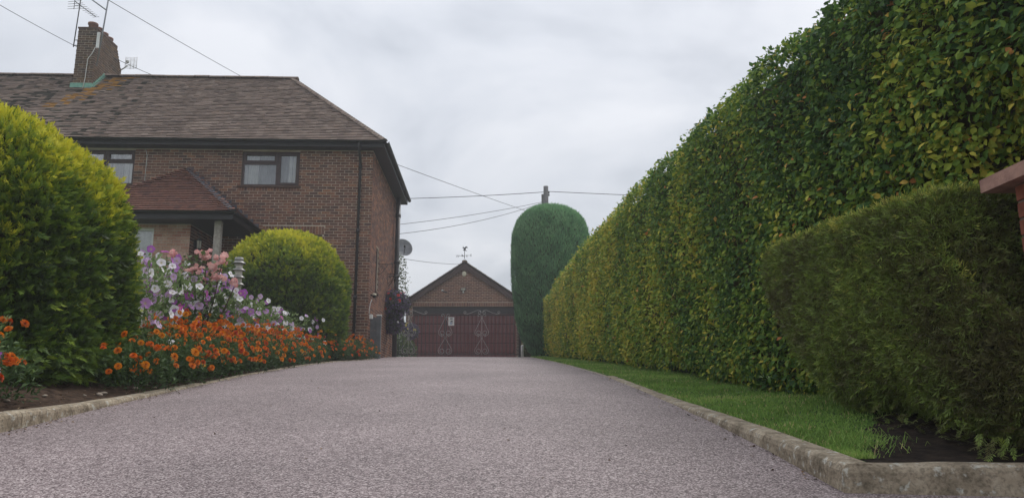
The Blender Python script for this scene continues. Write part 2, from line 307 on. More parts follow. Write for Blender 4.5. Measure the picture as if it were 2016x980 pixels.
def petal_mat(name, hues, core, transl=0.25):
    # hues by object random; 'tint' 1 = throat colour of the bloom
    m = ramped(name, hues, 'obj', 0.6, 0.2, 0.0, noise=0); nt = m.node_tree; L = nt.links.new
    p = [n for n in nt.nodes if n.type == 'BSDF_PRINCIPLED'][0]; r = [n for n in nt.nodes if n.type == 'VALTORGB'][0]; at = [n for n in nt.nodes if n.type == 'ATTRIBUTE'][0]
    out = [n for n in nt.nodes if n.type == 'OUTPUT_MATERIAL'][0]
    mx = nt.nodes.new('ShaderNodeMix'); mx.data_type = 'RGBA'; L(at.outputs['Fac'], mx.inputs[0]); L(r.outputs[0], mx.inputs[6])
    if core == 'dark':
        d = nt.nodes.new('ShaderNodeMix'); d.data_type = 'RGBA'; d.blend_type = 'MULTIPLY'; d.inputs[0].default_value = 1; L(r.outputs[0], d.inputs[6]); d.inputs[7].default_value = (0.55, 0.22, 0.2, 1); L(d.outputs[2], mx.inputs[7])
    else: mx.inputs[7].default_value = c4(core)
    L(mx.outputs[2], p.inputs['Base Color'])
    t = nt.nodes.new('ShaderNodeBsdfTranslucent'); L(mx.outputs[2], t.inputs[0]); ms = nt.nodes.new('ShaderNodeMixShader'); ms.inputs[0].default_value = transl
    L(p.outputs[0], ms.inputs[1]); L(t.outputs[0], ms.inputs[2]); L(ms.outputs[0], out.inputs[0]); return m
M['marigold'] = petal_mat('marigold_petal', [(0, (0.877, 0.295, 0.012)), (0.25, (0.796, 0.177, 0.012)), (0.45, (0.898, 0.425, 0.016)), (0.62, (0.612, 0.088, 0.014)), (0.8, (0.877, 0.330, 0.014)), (0.92, (0.530, 0.053, 0.016)), (1, (0.898, 0.531, 0.030))], 'dark')
M['petunia'] = petal_mat('petunia_petal', [(0, (0.88, 0.87, 0.88)), (0.46, (0.87, 0.81, 0.87)), (0.5, (0.68, 0.50, 0.72)), (0.68, (0.56, 0.32, 0.62)), (0.74, (0.45, 0.16, 0.52)), (0.93, (0.36, 0.08, 0.42)), (1, (0.55, 0.07, 0.36))], (0.55, 0.47, 0.24))
M['rose'] = petal_mat('rose_petal', [(0, (0.86, 0.42, 0.42)), (0.5, (0.86, 0.52, 0.50)), (1, (0.82, 0.34, 0.37))], (0.88, 0.62, 0.56))
M['redbloom'] = petal_mat('red_bloom', [(0, (0.50, 0.045, 0.055)), (1, (0.62, 0.08, 0.07))], 'dark')
M['yellowbloom'] = petal_mat('yellow_bloom', [(0, (0.70, 0.55, 0.10)), (1, (0.75, 0.62, 0.25))], (0.6, 0.4, 0.05))

# ------------------------------------------------------------------ terrain profile
GY = [-60, -6, -3, 0, 2, 3.1, 4, 4.8, 5.92, 7.17, 9.34, 12.8, 16, 20.1, 24, 28.5, 32, 45, 2000]
GZ = [-3.0, -1.4, -1.05, -.74, -.5, -.358, -.238, -.147, -.033, .084, .277, .528, .745, 1.01, 1.26, 1.5, 1.56, 1.56, 1.4]
def G(y): return float(np.interp(y, GY, GZ))
LY = [1.0, 3.0, 4.4, 5.5, 6.9, 9.8, 13, 16, 18.4, 19.5, 20.0, 25.3]
LX = [-4.2, -3.05, -2.85, -2.92, -3.0, -3.2, -3.5, -3.66, -3.45, -3.40, -3.66, -3.86]
def LE(y): return float(np.interp(y, LY, LX))
def RE(y): return 1.394 - 0.0345 * y
def kr(y): return float(np.interp(y, [3.1, 4.3, 5.2, 6.2, 8, 40], [.11, .058, .034, .01, .006, .006]))   # right kerb above the drive
def kl(y): return float(np.interp(y, [3.0, 4.4, 4.9, 5.5, 6.1, 6.9, 8, 40], [.12, .113, .078, .05, .034, .022, .012, .008]))
def grid(name, rows, mat, smooth=True):
    V = np.array([p for r in rows for p in r]); n = len(rows[0]); T = []
    for i in range(len(rows) - 1):
        for j in range(n - 1): T.append((i*n+j, i*n+j+1, (i+1)*n+j+1, (i+1)*n+j))
    return link(name, np_mesh(name, V, np.array(T), mat, smooth=smooth))
def wob(x, y, s=1.0): return math.sin(x*2.1*s + y*1.3*s) * 0.5 + math.sin(x*4.7*s - y*3.1*s + 1.3) * 0.3 + math.sin(x*9.1*s + y*7.7*s) * 0.2
ys_far = [-50, -20] + list(np.arange(-6, 36, 1.0)) + [40, 60, 100, 200, 400, 800]
tag(grid('ground', [[(x, y, G(y) - 0.09) for x in (-400, -150, -60, -20, -8, -3, 1, 4, 20, 60, 150, 400)] for y in ys_far], M['ground']), kind='structure')
ys = list(np.arange(-6, 3.0, 0.5)) + list(np.arange(3.1, 12, 0.2)) + list(np.arange(12, 34.1, 0.5))
def dl(y): return -9.0 if y < 1.0 else (LE(y) - 0.02 if y < 25.3 else -5.6)
def dr(y): return 9.0 if y < 3.1 else RE(y) + 0.02
rows = []
for y in ys:
    a, b = dl(y), dr(y); rows.append([(a + (b - a) * t, y, G(y) + 0.012 * math.sin(math.pi * t)) for t in np.linspace(0, 1, 9)])
tag(grid('driveway', rows, M['drive']), 'pinkish grey resin bound gravel drive rising to the garage', kind='structure')
# kerbs: stones as children of the kerb
def kerb_stone(parent, p0, p1, h0, h1, w, side):
    d = (Vector((p1[0], p1[1], 0)) - Vector((p0[0], p0[1], 0))).normalized(); nrm = Vector((d.y, -d.x, 0)) * side
    prof = [(0, -0.25), (0, -0.03), (0.006, -0.012), (0.02, -0.002), (0.04, 0), (w - 0.01, 0), (w, -0.01), (w, -0.25)]
    m = MB(); vs = []; nseg = 4; K = len(prof)
    for s in range(nseg + 1):
        t = 0.004 + (1 - 0.008) * s / nseg; c = Vector(p0[:2] + (0,)).lerp(Vector(p1[:2] + (0,)), t); z = h0 + (h1 - h0) * t
        for o, q in prof:
            j = random.uniform(-.002, .002) if 0 < s < nseg else 0
            pt = c + nrm * (o + j); vs.append((pt.x, pt.y, z + q + j))
    fs = [tuple(range(K)), tuple(range(nseg*K + K - 1, nseg*K - 1, -1))]
    for s in range(nseg):
        for k in range(K - 1): fs.append((s*K+k, (s+1)*K+k, (s+1)*K+k+1, s*K+k+1))
    m.add(vs, fs); return m.build('kerb_stone', M['kerb'], parent)
kerb_r = empty('kerb_right'); tag(kerb_r, 'concrete kerb with rounded corner on the grass side of the drive', kind='structure')
kerb_stone(kerb_r, (1.285, 3.1), (2.16, 3.02), -0.25, -0.245, 0.125, -1)
y = 3.1
while y < 8.3:
    y2 = y + 0.86; kerb_stone(kerb_r, (RE(y), y), (RE(y2), y2), G(y) + kr(y), G(y2) + kr(y2), 0.12, 1); y = y2
y = 8.26
while y < 26:
    y2 = y + 1.3; kerb_stone(kerb_r, (RE(y), y), (RE(y2), y2), G(y) + 0.004, G(y2) + 0.004, 0.05, 1); y = y2
kerb_l = empty('kerb_left'); tag(kerb_l, 'concrete kerb edging the flower bed side of the drive', kind='structure')
y = 2.2
while y < 18.4:
    st = 0.8 if y < 7 else 1.15; y2 = min(y + st, 19.2)
    kerb_stone(kerb_l, (LE(y), y), (LE(y2), y2), G(y) + kl(y), G(y2) + kl(y2), 0.12 if y < 7 else 0.07, -1); y = y2
# verge lawn, corner soil, flower bed, garden
def vergez(x, y): return G(y) + kr(y) - 0.012 + 0.10 * smooth01((x - RE(y) - 0.15) / 1.2) * smooth01((9 - y) / 5) * smooth01((y - 3.15) / .7) + 0.006 * wob(x, y, 2)
rows = []
for y in list(np.arange(3.2, 12, 0.15)) + list(np.arange(12, 27.4, 0.5)):
    a = RE(y) + (0.115 if y < 8.2 else 0.045); rows.append([(a + (2.9 - a) * t, y, vergez(a + (2.9 - a) * t, y)) for t in np.linspace(0, 1, 12)])
tag(grid('verge_lawn', rows, M['lawn']), kind='structure')
rows = []
for y in np.arange(3.16, 5.01, 0.08):
    a = max(RE(y) + 0.13, 1.47 + (y - 3.4) * 0.48) + 0.03 * math.sin(y * 23) + (0.0 if y > 3.35 else -0.08)
    rows.append([(a + (3.2 - a) * t, y, (vergez(a + (3.2 - a) * t, y) + 0.012 * smooth01(t * 8) - 0.004 + 0.007 * wob(a + t, y, 5))) for t in np.linspace(0, 1, 20)])
M['dark_soil'] = simple('darker_soil', (0.036, 0.026, 0.02), 0.95, 0.1, c2=(0.014, 0.011, 0.009), scale=16, bump=1.0, bscale=55)  # corner soil, darker in tone than the bed soil
tag(grid('corner_soil', rows, M['dark_soil']), kind='structure')
def bedz(x, y):
    d = LE(y) - 0.1 - x
    return G(y) + kl(y) - 0.015 + 0.27 * smooth01(d / 1.3) + (0.01 * wob(x, y, 4) + 0.006 * wob(x, y, 11)) * smooth01(d / 0.2)
rows = []
for y in np.arange(2.2, 19.31, 0.12):
    a = LE(y) - (0.115 if y < 7 else 0.065); rows.append([(a - 3.6 * t ** 1.5, y, bedz(a - 3.6 * t ** 1.5, y)) for t in np.linspace(0, 1, 26)])
tag(grid('flower_bed', rows, M['soil']), kind='structure')
rows = []
for y in np.arange(2.2, 20.0, 0.8): rows.append([(x if k else LE(y) - 3.4, y, bedz(LE(y) - 3.4, y) - 0.01 + 0.02 * k) for k, x in enumerate((0, -9, -14, -24))])
tag(grid('garden_lawn', rows, M['lawn']), kind='structure')

# ------------------------------------------------------------------ brickwork tools
def layout(u0, u1, v0, v1, openings=(), clip=None, bl=0.212, bh=0.062, j=0.013):
    out = []; k = 0; v = v0
    while v + bh <= v1 + 1e-6:
        a, b = v + j / 2, v + j / 2 + bh; mid = (a + b) / 2
        lo, hi = (u0, u1) if clip is None else clip(mid)
        if hi > lo:
            u = u0 - (k % 2) * (bl + j) / 2
            while u < hi:
                segs = [(max(u + j / 2, lo), min(u + j / 2 + bl, hi))]
                for (p, q, r, s) in openings:
                    if r < mid < s:
                        ns = []
                        for (x0, x1) in segs:
                            if x1 <= p or x0 >= q: ns.append((x0, x1)); continue
                            if x0 < p: ns.append((x0, p))
                            if x1 > q: ns.append((q, x1))
                        segs = ns
                for (x0, x1) in segs:
                    if x1 - x0 > 0.03: out.append((x0, x1, a, b))
                u += bl + j
        v += bh + j; k += 1
    return out
BT = np.array([(4,5,6,7),(0,1,5,4),(1,2,6,5),(2,3,7,6),(3,0,4,7)])
def brick_stuff(lay, o, ud, nd, vd=(0, 0, 1), proud=0.008, back=0.012):
    L_ = np.array(lay); o, ud, nd, vd = (np.array(q, float) for q in (o, ud, nd, vd)); N = len(L_); pr = proud + rng.uniform(-.0025, .0025, N)
    V = np.zeros((N, 8, 3)); uu = [0, 1, 1, 0]; vv = [2, 2, 3, 3]
    for k in range(4):
        base = o + L_[:, uu[k], None] * ud + L_[:, vv[k], None] * vd
        V[:, k] = base - nd * back; V[:, k + 4] = base + nd * pr[:, None]
    F = (np.arange(N)[:, None, None] * 8 + BT[None]).reshape(-1, 4)
    return V.reshape(-1, 3), F, np.repeat(rng.random(N), 8)
def join_np(parts):
    V = []; F = []; T = []; o = 0
    for v, f, t in parts: V.append(v); F.append(f + o); T.append(t); o += len(v)
    return np.concatenate(V), np.concatenate(F), np.concatenate(T)
def core_rects(u0, u1, v0, v1, openings):
    us = sorted({u0, u1, *[min(max(q, u0), u1) for o in openings for q in o[:2]]}); res = []
    for a, b in zip(us[:-1], us[1:]):
        vs = [(v0, v1)]
        for (p, q, r, s) in openings:
            if p < (a + b) / 2 < q:
                ns = []
                for (x, y) in vs:
                    if y <= r or x >= s: ns.append((x, y)); continue
                    if x < r: ns.append((x, r))
                    if y > s: ns.append((s, y))
                vs = ns
        res += [(a, b, x, y) for x, y in vs]
    return res
def unit_brick(name, bl, mat):
    m = MB(); m.add([(-bl/2,0.012,-.0325),(bl/2,0.012,-.0325),(bl/2,0.012,.0325),(-bl/2,0.012,.0325),(-bl/2+.002,-.008,-.0305),(bl/2-.002,-.008,-.0305),(bl/2-.002,-.008,.0305),(-bl/2+.002,-.008,.0305)],
                    [(4,5,6,7),(0,1,5,4),(1,2,6,5),(2,3,7,6),(3,0,4,7)]); return m.mesh(name, mat)

# ------------------------------------------------------------------ the house
HA = R(1.97)
house = thing('brick_house', 'two storey dark brick house with hipped tiled roof left of the drive', 'house', (-3.71, 19.7, 1.0), HA)
HW = 18.4; HD = 5.5
front_open = [(-3.45, -1.93, 4.50, 5.45), (-7.75, -6.25, 4.50, 5.45), (-2.75, -1.25, 2.2, 3.2), (-4.0, -3.05, 0.4, 2.55)]
soldiers = [(-3.50, -1.90, 4.36, 4.455), (-7.80, -6.20, 4.36, 4.455), (-2.80, -1.20, 3.205, 3.42)]
side_open = [(1.12, 1.66, 1.88, 3.12)]
m = MB()
for a, b, c, d in core_rects(-HW, 0, -1.0, 5.52, front_open): m.box((a, 0, c), (b, 0.25, d))
wall_f = m.build('wall', M['mortar'], house)
m = MB()
for a, b, c, d in core_rects(0.25, HD, -1.0, 5.52, side_open): m.box((-0.25, a, c), (0, b, d))
m.box((-HW, HD - 0.25, -1), (-0.25, HD, 5.52)); m.box((-HW, 0.25, -1), (-HW + 0.25, HD - 0.25, 5.52))
wall_s = m.build('wall', M['mortar'], house)
lay_f = layout(-HW, 0.008, -0.9, 5.5, front_open + [(s[0], s[1], s[2] - .02, s[3] + .02) for s in soldiers])
singles = [q for q in lay_f if q[1] - q[0] > 0.208 and q[1] > -4.2 and q[2] > 3.35 and not (q[0] < -2.9 and q[2] < 4.2)]
singles = sorted(singles, key=lambda q: -q[1])[:298]; sset = set(singles)
lay_rest = [q for q in lay_f if q not in sset]
me_b = unit_brick('brick', 0.212, M['brick'])
for q in singles: link('brick', me_b, wall_f, ((q[0]+q[1])/2, random.uniform(-.002, .002), (q[2]+q[3])/2))
sold = []
for s in soldiers:
    n = int((s[1]-s[0]) / 0.0755)
    for k in range(n): u = s[0] + k * (s[1]-s[0]) / n; sold.append((u + .005, u + (s[1]-s[0]) / n - .005, s[2], s[3]))
V, F, T = join_np([brick_stuff(lay_rest, (0,0,0), (1,0,0), (0,-1,0)), brick_stuff(sold, (0,0,0), (1,0,0), (0,-1,0), proud=0.012)])
tag(link('brickwork', np_mesh('brickwork', V, F, M['brick'], T), wall_f), kind='stuff')
lay_s = layout(0.0, HD, -0.9, 5.5, side_open)
V, F, T = brick_stuff(lay_s, (0,0,0), (0,1,0), (1,0,0))
tag(link('brickwork', np_mesh('brickwork', V, F, M['brick'], T), wall_s), kind='stuff')
# roof
OV = 0.34; ZE = 5.66; ZR = 8.68; YM = HD / 2
run = YM + OV; XR = -2.98; XL = -HW + 3.0
roof_b = MB(); e_ = 0.03
roof_b.add([(-HW-OV,-OV,ZE-e_),(OV,-OV,ZE-e_),(OV,HD+OV,ZE-e_),(-HW-OV,HD+OV,ZE-e_),(XL,YM,ZR-e_),(XR,YM,ZR-e_)],
           [(0,1,5,4),(1,2,5),(2,3,4,5),(3,0,4),(3,2,1,0)])
roof = roof_b.build('roof', M['underlay'], house)
TT = np.array([(4,5,6,7),(0,1,5,4),(1,2,6,5),(3,0,4,7)])
def tiles(o, ud, vd, n, length, urange, ex=0.1, tw=0.165, tintf=None, thick=0.034, seed=1, swept=0.0):
    """courses of plain tiles on a slope; returns (list of centre tuples, verts, faces, tint)"""
    r_ = np.random.default_rng(seed); o, ud, vd, n = (np.array(q, float) for q in (o, ud, vd, n)); V = []; tn = []; rec = []; k = 0; v = 0.0
    while v < length - 0.03:
        lo, hi = urange(v); u = lo - (0.5 * tw if k % 2 else 0) - ((lo) % tw if False else 0)
        while u < hi:
            a, b = max(u + .002, lo), min(u + tw - .002, hi); u += tw
            if b - a < 0.03: continue
            lift = thick + .004 + r_.uniform(-.004, .008); v1 = min(v + ex * 1.45, length); vo = v + r_.uniform(-.004, .004)
            tw_ = r_.uniform(-.004, .004)
            sw = 0.0
            if swept: dd = min(b - lo if lo > -99 else 9, hi - a); sw = swept * max(0, 1 - dd / 0.5) ** 2
            P = lambda uu, vv, hh: o + ud * uu + vd * vv + n * hh
            q = [P(a, vo+.03, lift-thick+tw_+sw), P(b, vo+.03, lift-thick-tw_+sw), P(b, v1, 0.0+sw), P(a, v1, 0.0+sw), P(a, vo, lift+tw_+sw), P(b, vo, lift-tw_+sw), P(b, v1, .008+sw), P(a, v1, .008+sw)]
            t = tintf((a+b)/2, v, r_) if tintf else r_.random()
            rec.append((a, b, v)); V.append(q); tn.append(t)
        v += ex; k += 1
    V = np.array(V); N = len(V); F = (np.arange(N)[:, None, None] * 8 + TT[None]).reshape(-1, 4)
    return rec, V, F, np.repeat(np.array(tn), 8)
SL = math.hypot(run, ZR - ZE); vdir = (0, run / SL, (ZR - ZE) / SL); ndir = (0, -(ZR - ZE) / SL, run / SL)
def roof_tint(u, v, r_):
    s = v / SL
    # orange lichen running down the slope beside the chimney, and dark moss below it
    xc = -7.95 - 1.15 * (1 - s) / 0.5; d = abs(u - xc) / (0.25 + 0.35 * s)
    if s > 0.42 and d < 1 and r_.random() < 0.9 * (1 - d): return r_.uniform(0.765, 0.86)
    xm = -9.6 - 1.2 * (1 - s); dm = abs(u - xm - 0.2 * math.sin(v * 5)) / 0.45
    if 0.2 < s < 0.72 and dm < 1 and r_.random() < 0.75 * (1 - dm): return r_.uniform(0.89, 1.0)
    if u < -7.0 and r_.random() < 0.12: return r_.uniform(0.89, 1.0)
    t = r_.uniform(0, 0.74)
    if u < -8.8 and s < 0.75: t = r_.choice([r_.uniform(0.12, 0.2), r_.uniform(0.4, 0.5), r_.uniform(0.62, 0.74)])
    return t
rec, V, F, T = tiles((0, -OV, ZE), (1,0,0), vdir, ndir, SL, lambda v: (-HW - OV + (3.0 + OV) * v / SL, OV - (OV - XR) * v / SL), tintf=roof_tint, seed=3)
# the nearest 100 tiles at the right eaves are single parts, the rest one mesh
pick = [i for i, q in enumerate(rec) if q[0] > -3.6 and q[1] - q[0] > 0.158 and q[2] < 0.85][:100]; pset = set(pick)
keep = np.array([i for i in range(len(rec)) if i not in pset])
Vk = V[keep].reshape(-1, 3); N = len(keep); Fk = (np.arange(N)[:, None, None] * 8 + TT[None]).reshape(-1, 4)
tag(link('roof_tiling', np_mesh('roof_tiling', Vk, Fk, M['tile'], T.reshape(-1, 8)[keep].ravel()), roof), kind='stuff')
def unit_tile(name, tw, ex, mat, thick=0.034):
    m = MB(); m.add([(-tw/2+.002,.03,.004),(tw/2-.002,.03,.004),(tw/2-.002,ex*1.45,0),(-tw/2+.002,ex*1.45,0),(-tw/2+.002,0,.004+thick),(tw/2-.002,0,.004+thick),(tw/2-.002,ex*1.45,.008),(-tw/2+.002,ex*1.45,.008)],
                    [(4,5,6,7),(0,1,5,4),(1,2,6,5),(3,0,4,7)]); return m.mesh(name, mat)
me_t = unit_tile('roof_tile', 0.165, 0.1, M['tile_obj']); ang = math.atan2(ZR - ZE, run)
for i in pick:
    a, b, v = rec[i]; p = np.array((0, -OV, ZE)) + np.array((1,0,0)) * (a+b)/2 + np.array(vdir) * v
    link('roof_tile', me_t, roof, p, (ang, random.uniform(-.015, .015), 0))
# hip slope on the right
S2 = math.hypot(OV - XR, ZR - ZE); vd2 = (-(OV - XR) / S2, 0, (ZR - ZE) / S2); nd2 = ((ZR - ZE) / S2, 0, (OV - XR) / S2)
rec2, V2, F2, T2 = tiles((OV, -OV, ZE), (0,1,0), vd2, nd2, S2, lambda v: (run * v / S2, HD + 2*OV - run * v / S2), seed=4, tintf=lambda u, v, r_: r_.uniform(0, .74))
tag(link('roof_tiling', np_mesh('roof_tiling', V2.reshape(-1, 3), F2, M['tile'], T2), roof), kind='stuff')
def half_round(name, length, r, mat, n=7):
    m = MB(); vs = []; fs = []
    for s in (0, length):
        for k in range(n): a = math.pi * k / (n - 1); vs.append((s, r * math.cos(a), r * 0.62 * math.sin(a)))
    for k in range(n - 1): fs.append((k, k+1, n+k+1, n+k))
    fs.append(tuple(range(n))); fs.append(tuple(range(2*n-1, n-1, -1)))
    m.add(vs, fs, True); return m.mesh(name, mat)
M['ridge'] = ramped('ridge_tile', tile_stops[:7], 'obj', 0.92, 0.12, noise=0.3, nscale=9)
me_r = half_round('ridge_tile', 0.445, 0.125, M['ridge'])
x = XL
while x < XR - 0.1:
    if not (-9.45 < x < -8.75): link('ridge_tile', me_r, roof, (x, YM, ZR + random.uniform(-.006, .006)), (0, random.uniform(-.008, .008), 0))
    x += 0.45
hipv = Vector((XR - OV, YM + OV, ZR - ZE)); hl = hipv.length; hd = hipv.normalized(); me_h = half_round('hip_tile', 0.17, 0.10, M['ridge'], 6)
for k in range(int(hl / 0.12)):
    p = Vector((OV, -OV, ZE)) + hd * (k * 0.12); q = hd.to_track_quat('X', 'Z').to_euler(); q.y += 0.10
    link('hip_tile', me_h, roof, p + Vector((0, 0, 0.012)), q)
# eaves
m = MB(); m.box((-HW-OV, -OV, 5.50), (OV, -OV+.025, 5.625)); m.box((OV-.025, -OV+.025, 5.50), (OV, HD+OV, 5.625)); m.build('fascia', M['fascia'], house)
m = MB(); m.box((-HW-OV, -OV+.025, 5.50), (0, 0, 5.515)); m.box((0, -OV+.025, 5.50), (OV-.025, HD+OV, 5.515)); m.build('soffit', M['fascia'], house)
m = MB()
def gutter(m, p0, p1, r=0.06):
    p0, p1 = Vector(p0), Vector(p1); d = (p1 - p0).normalized(); s = d.cross(Vector((0,0,1))); vs = []; n = 7
    for p in (p0, p1):
        for k in range(n): a = math.pi + math.pi * k / (n-1); vs.append(p + s * (r * math.cos(a)) + Vector((0,0,r * math.sin(a) * 0.95)))
    m.add(vs, [(k, k+1, n+k+1, n+k) for k in range(n-1)], True)
gutter(m, (-HW-OV, -OV-.06, 5.645), (OV+.06, -OV-.06, 5.645)); gutter(m, (OV+.06, -OV-.05, 5.645), (OV+.06, HD+OV, 5.645)); m.build('gutter', M['fascia'], house)
# pipes
m = MB(); m.tube([(-.32, -OV-.06, 5.6), (-.32, -OV-.05, 5.48), (-.32, -.12, 5.22), (-.32, -.06, 5.1), (-.32, -.06, -.5)], 0.036, 10)
dp = m.build('downpipe', M['pipe'], house)
for z in (5.05, 3.3, 1.55):
    mm = MB(); mm.tube([(-.32, -.06, z-.05), (-.32, -.06, z+.05)], 0.047, 10); mm.build('pipe_collar', M['pipe'], dp)
m = MB(); m.tube([(.13, 4.95, -.5), (.13, 4.95, 5.5)], 0.075, 12); sp = m.build('soil_pipe', M['pipe'], house)
for z in (4.9, 3.35, 2.9): mm = MB(); mm.tube([(.13, 4.95, z-.06), (.13, 4.95, z+.06)], 0.092, 12); mm.build('pipe_collar', M['pipe'], sp)
m = MB(); m.tube([(-.12, 5.75, 0), (-.12, 5.75, 7.0)], 0.055, 10); m.build('vent_pipe', M['pipe'], house)
# windows
def window(x0, x1, z0, z1, split, tr, parent=house, yb=0.06, frame=None, curtains=True, layout2='left'):
    fr = frame or M['brown']; t = 0.055; w = empty('window', ((x0+x1)/2, yb, (z0+z1)/2)); w.parent = parent
    cx, cz = (x0+x1)/2, (z0+z1)/2
    def B(mb, a, b, c, d, y0=-.03, y1=.04): mb.box((a-cx, y0, c-cz), (b-cx, y1, d-cz))
    m = MB(); B(m, x0, x0+t, z0, z1); B(m, x1-t, x1, z0, z1); B(m, x0+t, x1-t, z0, z0+t); B(m, x0+t, x1-t, z1-t, z1); B(m, split-.035, split+.035, z0+t, z1-t); B(m, x0+t, split-.035, tr-.03, tr+.03)
    m.build('frame', fr, w)
    cells = [(x0+t, split-.035, tr+.03, z1-t), (x0+t, split-.035, z0+t, tr-.03), (split+.035, x1-t, z0+t, z1-t)]
    for i, (a, b, c, d) in enumerate(cells):
        g = 0.0
        if i != 1:
            m = MB(); g = 0.045; y0 = -.045
            B(m, a-.012, a+g, c-.012, d+.012, y0, .02); B(m, b-g, b+.012, c-.012, d+.012, y0, .02); B(m, a+g, b-g, c-.012, c+g, y0, .02); B(m, a+g, b-g, d-g, d+.012, y0, .02); m.build('sash', fr, w)
        m = MB(); B(m, a+g-.005, b-g+.005, c+g-.005, d-g+.005, -.012, -.006); m.build('pane', M['glass'], w)
    if curtains:
        m = MB(); vs = []; fs = []; n = 90
        for i in range(n + 1):
            x = x0 + t + (x1 - x0 - 2*t) * i / n; s = (i / n)
            drop = 1.0
            yy = .10 + .022 * math.sin(x * 48 + math.sin(x * 11)) + .01 * math.sin(x * 97)
            vs += [(x - cx, yy, z0 - cz), (x - cx, yy, z1 - cz)]
        fs = [(2*i, 2*i+2, 2*i+3, 2*i+1) for i in range(n)]
        m.add(vs, fs, True); m.build('net_curtain', M['net'], w)
        for f0, f1 in ((0.0, .26), (.60, .66), (.82, 1.0)):
            m = MB(); vs = []; n = 40
            for i in range(n + 1):
                x = x0 + t + (x1 - x0 - 2*t) * (f0 + (f1 - f0) * i / n); yy = .065 + .02 * math.sin(x * 85 + f0 * 9)
                vs += [(x - cx, yy, z0 - cz), (x - cx, yy, z1 - cz)]
            m.add(vs, [(2*i, 2*i+2, 2*i+3, 2*i+1) for i in range(n)], True); m.build('curtain', M['curtain'], w)
    m = MB(); m.add([(x0-cx,.18,z0-cz),(x1-cx,.18,z0-cz),(x1-cx,.18,z1-cz),(x0-cx,.18,z1-cz)], [(0,1,2,3)]); m.build('dark_backing', M['room'], w)  # dark sheet standing in for the unlit room
    return w
def sill(w, x0, x1, z):
    cx, cy, cz = w.location
    m = MB(); m.box((x0-cx, -.05-cy, z-.045-cz), (x1-cx, 0.02-cy, z-cz)); m.build('sill', M['sill'], w)
w1 = window(-3.45, -1.93, 4.50, 5.45, -2.52, 5.13); sill(w1, -3.53, -1.88, 4.505)
w0 = window(-7.75, -6.25, 4.50, 5.45, -7.0, 5.13); sill(w0, -7.82, -6.18, 4.505)
w2 = window(-2.75, -1.25, 2.2, 3.2, -1.9, 2.9); sill(w2, -2.8, -1.2, 2.2)
# mirror the left window so that the small top light is on the visible right-hand side
w0.rotation_euler = (0, 0, 0)
for ch in w0.children:
    if ch.name.split('.')[0] in ('frame', 'sash', 'pane', 'sill'):
        me = ch.data; me.transform(Matrix.Scale(-1, 4, (1, 0, 0))); me.flip_normals()
# narrow side window
sw = empty('window', (-.08, 1.39, 2.5)); sw.parent = house
m = MB()
for a, b, c, d in ((-.27,-.22,-.62,.62),(.22,.27,-.62,.62),(-.22,.22,-.62,-.57),(-.22,.22,.57,.62)): m.box((-.03, a, c), (.04, b, d))
m.build('frame', M['brown'], sw); m = MB(); m.box((-.01, -.22, -.57), (0, .22, .57)); m.build('pane', M['glass'], sw)
m = MB(); m.box((-.15, -.26, -.62), (-.14, .26, .62)); m.build('dark_backing', M['room'], sw); m = MB(); m.box((.03, -.3, -.68), (.13, .3, -.63)); m.build('sill', M['sill'], sw)  # dark sheet behind the pane stands for the room's shade
# chimney
CX0, CX1, CY0, CY1 = -9.26, -8.72, 2.08, 3.75; CT = 9.92
chim = MB(); chim.box((CX0, CY0, 7.5), (CX1, CY1, 9.3)); chim.add([(CX0,CY0,9.3),(CX1,CY0,9.3),(CX1,CY1,9.3),(CX0,CY1,9.3),(CX0,CY0,CT),(CX1,CY0,CT),(CX1,CY1-.4,CT),(CX0,CY1-.4,CT)], [(4,5,6,7),(0,1,5,4),(1,2,6,5),(2,3,7,6),(3,0,4,7)])
chim = chim.build('chimney', M['mortar'], house)
parts = [brick_stuff(layout(0, CX1-CX0+.008, 7.6, CT), (CX0, CY0, 0), (1,0,0), (0,-1,0)),
         brick_stuff(layout(0, CY1-CY0, 7.6, CT, clip=lambda z: (0, CY1-CY0 - max(0, (z-9.3)/.62*.4))), (CX1, CY0, 0), (0,1,0), (1,0,0)),
         brick_stuff(layout(0, CY1-CY0, 7.6, CT, clip=lambda z: (0, CY1-CY0 - max(0, (z-9.3)/.62*.4))), (CX0, CY0, 0), (0,1,0), (-1,0,0))]
V, F, T = join_np(parts)
M['chimney_brick'] = ramped('chimney_brick', [(0, (0.085, 0.06, 0.05)), (0.3, (0.13, 0.085, 0.06)), (0.6, (0.075, 0.058, 0.05)), (0.85, (0.15, 0.095, 0.055)), (1, (0.11, 0.075, 0.058))], 'both', 0.92, 0.1, noise=0.35, nscale=9)
tag(link('brickwork', np_mesh('brickwork', V, F, M['chimney_brick'], T), chim), kind='stuff')
m = MB(); m.box((CX0-.02, CY0-.02, CT), (CX1+.02, CY1-.4, CT+.05)); m.build('chimney_cap', M['sill'], chim)
for k in range(4):
    m = MB(); m.lathe([(.12, 0), (.12, .16), (.145, .175), (.145, .23), (.11, .235)], (0, 0, 0), 14); m.build('chimney_pot', M['pot'], chim, (CX0+.29, CY0+.22+k*.32, CT+.05))
m = MB(); zf = ZE + (CY0 + OV) * (ZR-ZE) / run
m.box((CX0-.06, CY0-.03, zf-.10), (CX1+.03, CY0-.013, zf+.15)); m.box((CX0-.06, CY0-.22, zf-.15), (CX1+.06, CY0-.035, zf-.13), rot=Matrix.Rotation(ang, 3, 'X'))
m.build('flashing', M['verdigris'], chim)
n_ = 9
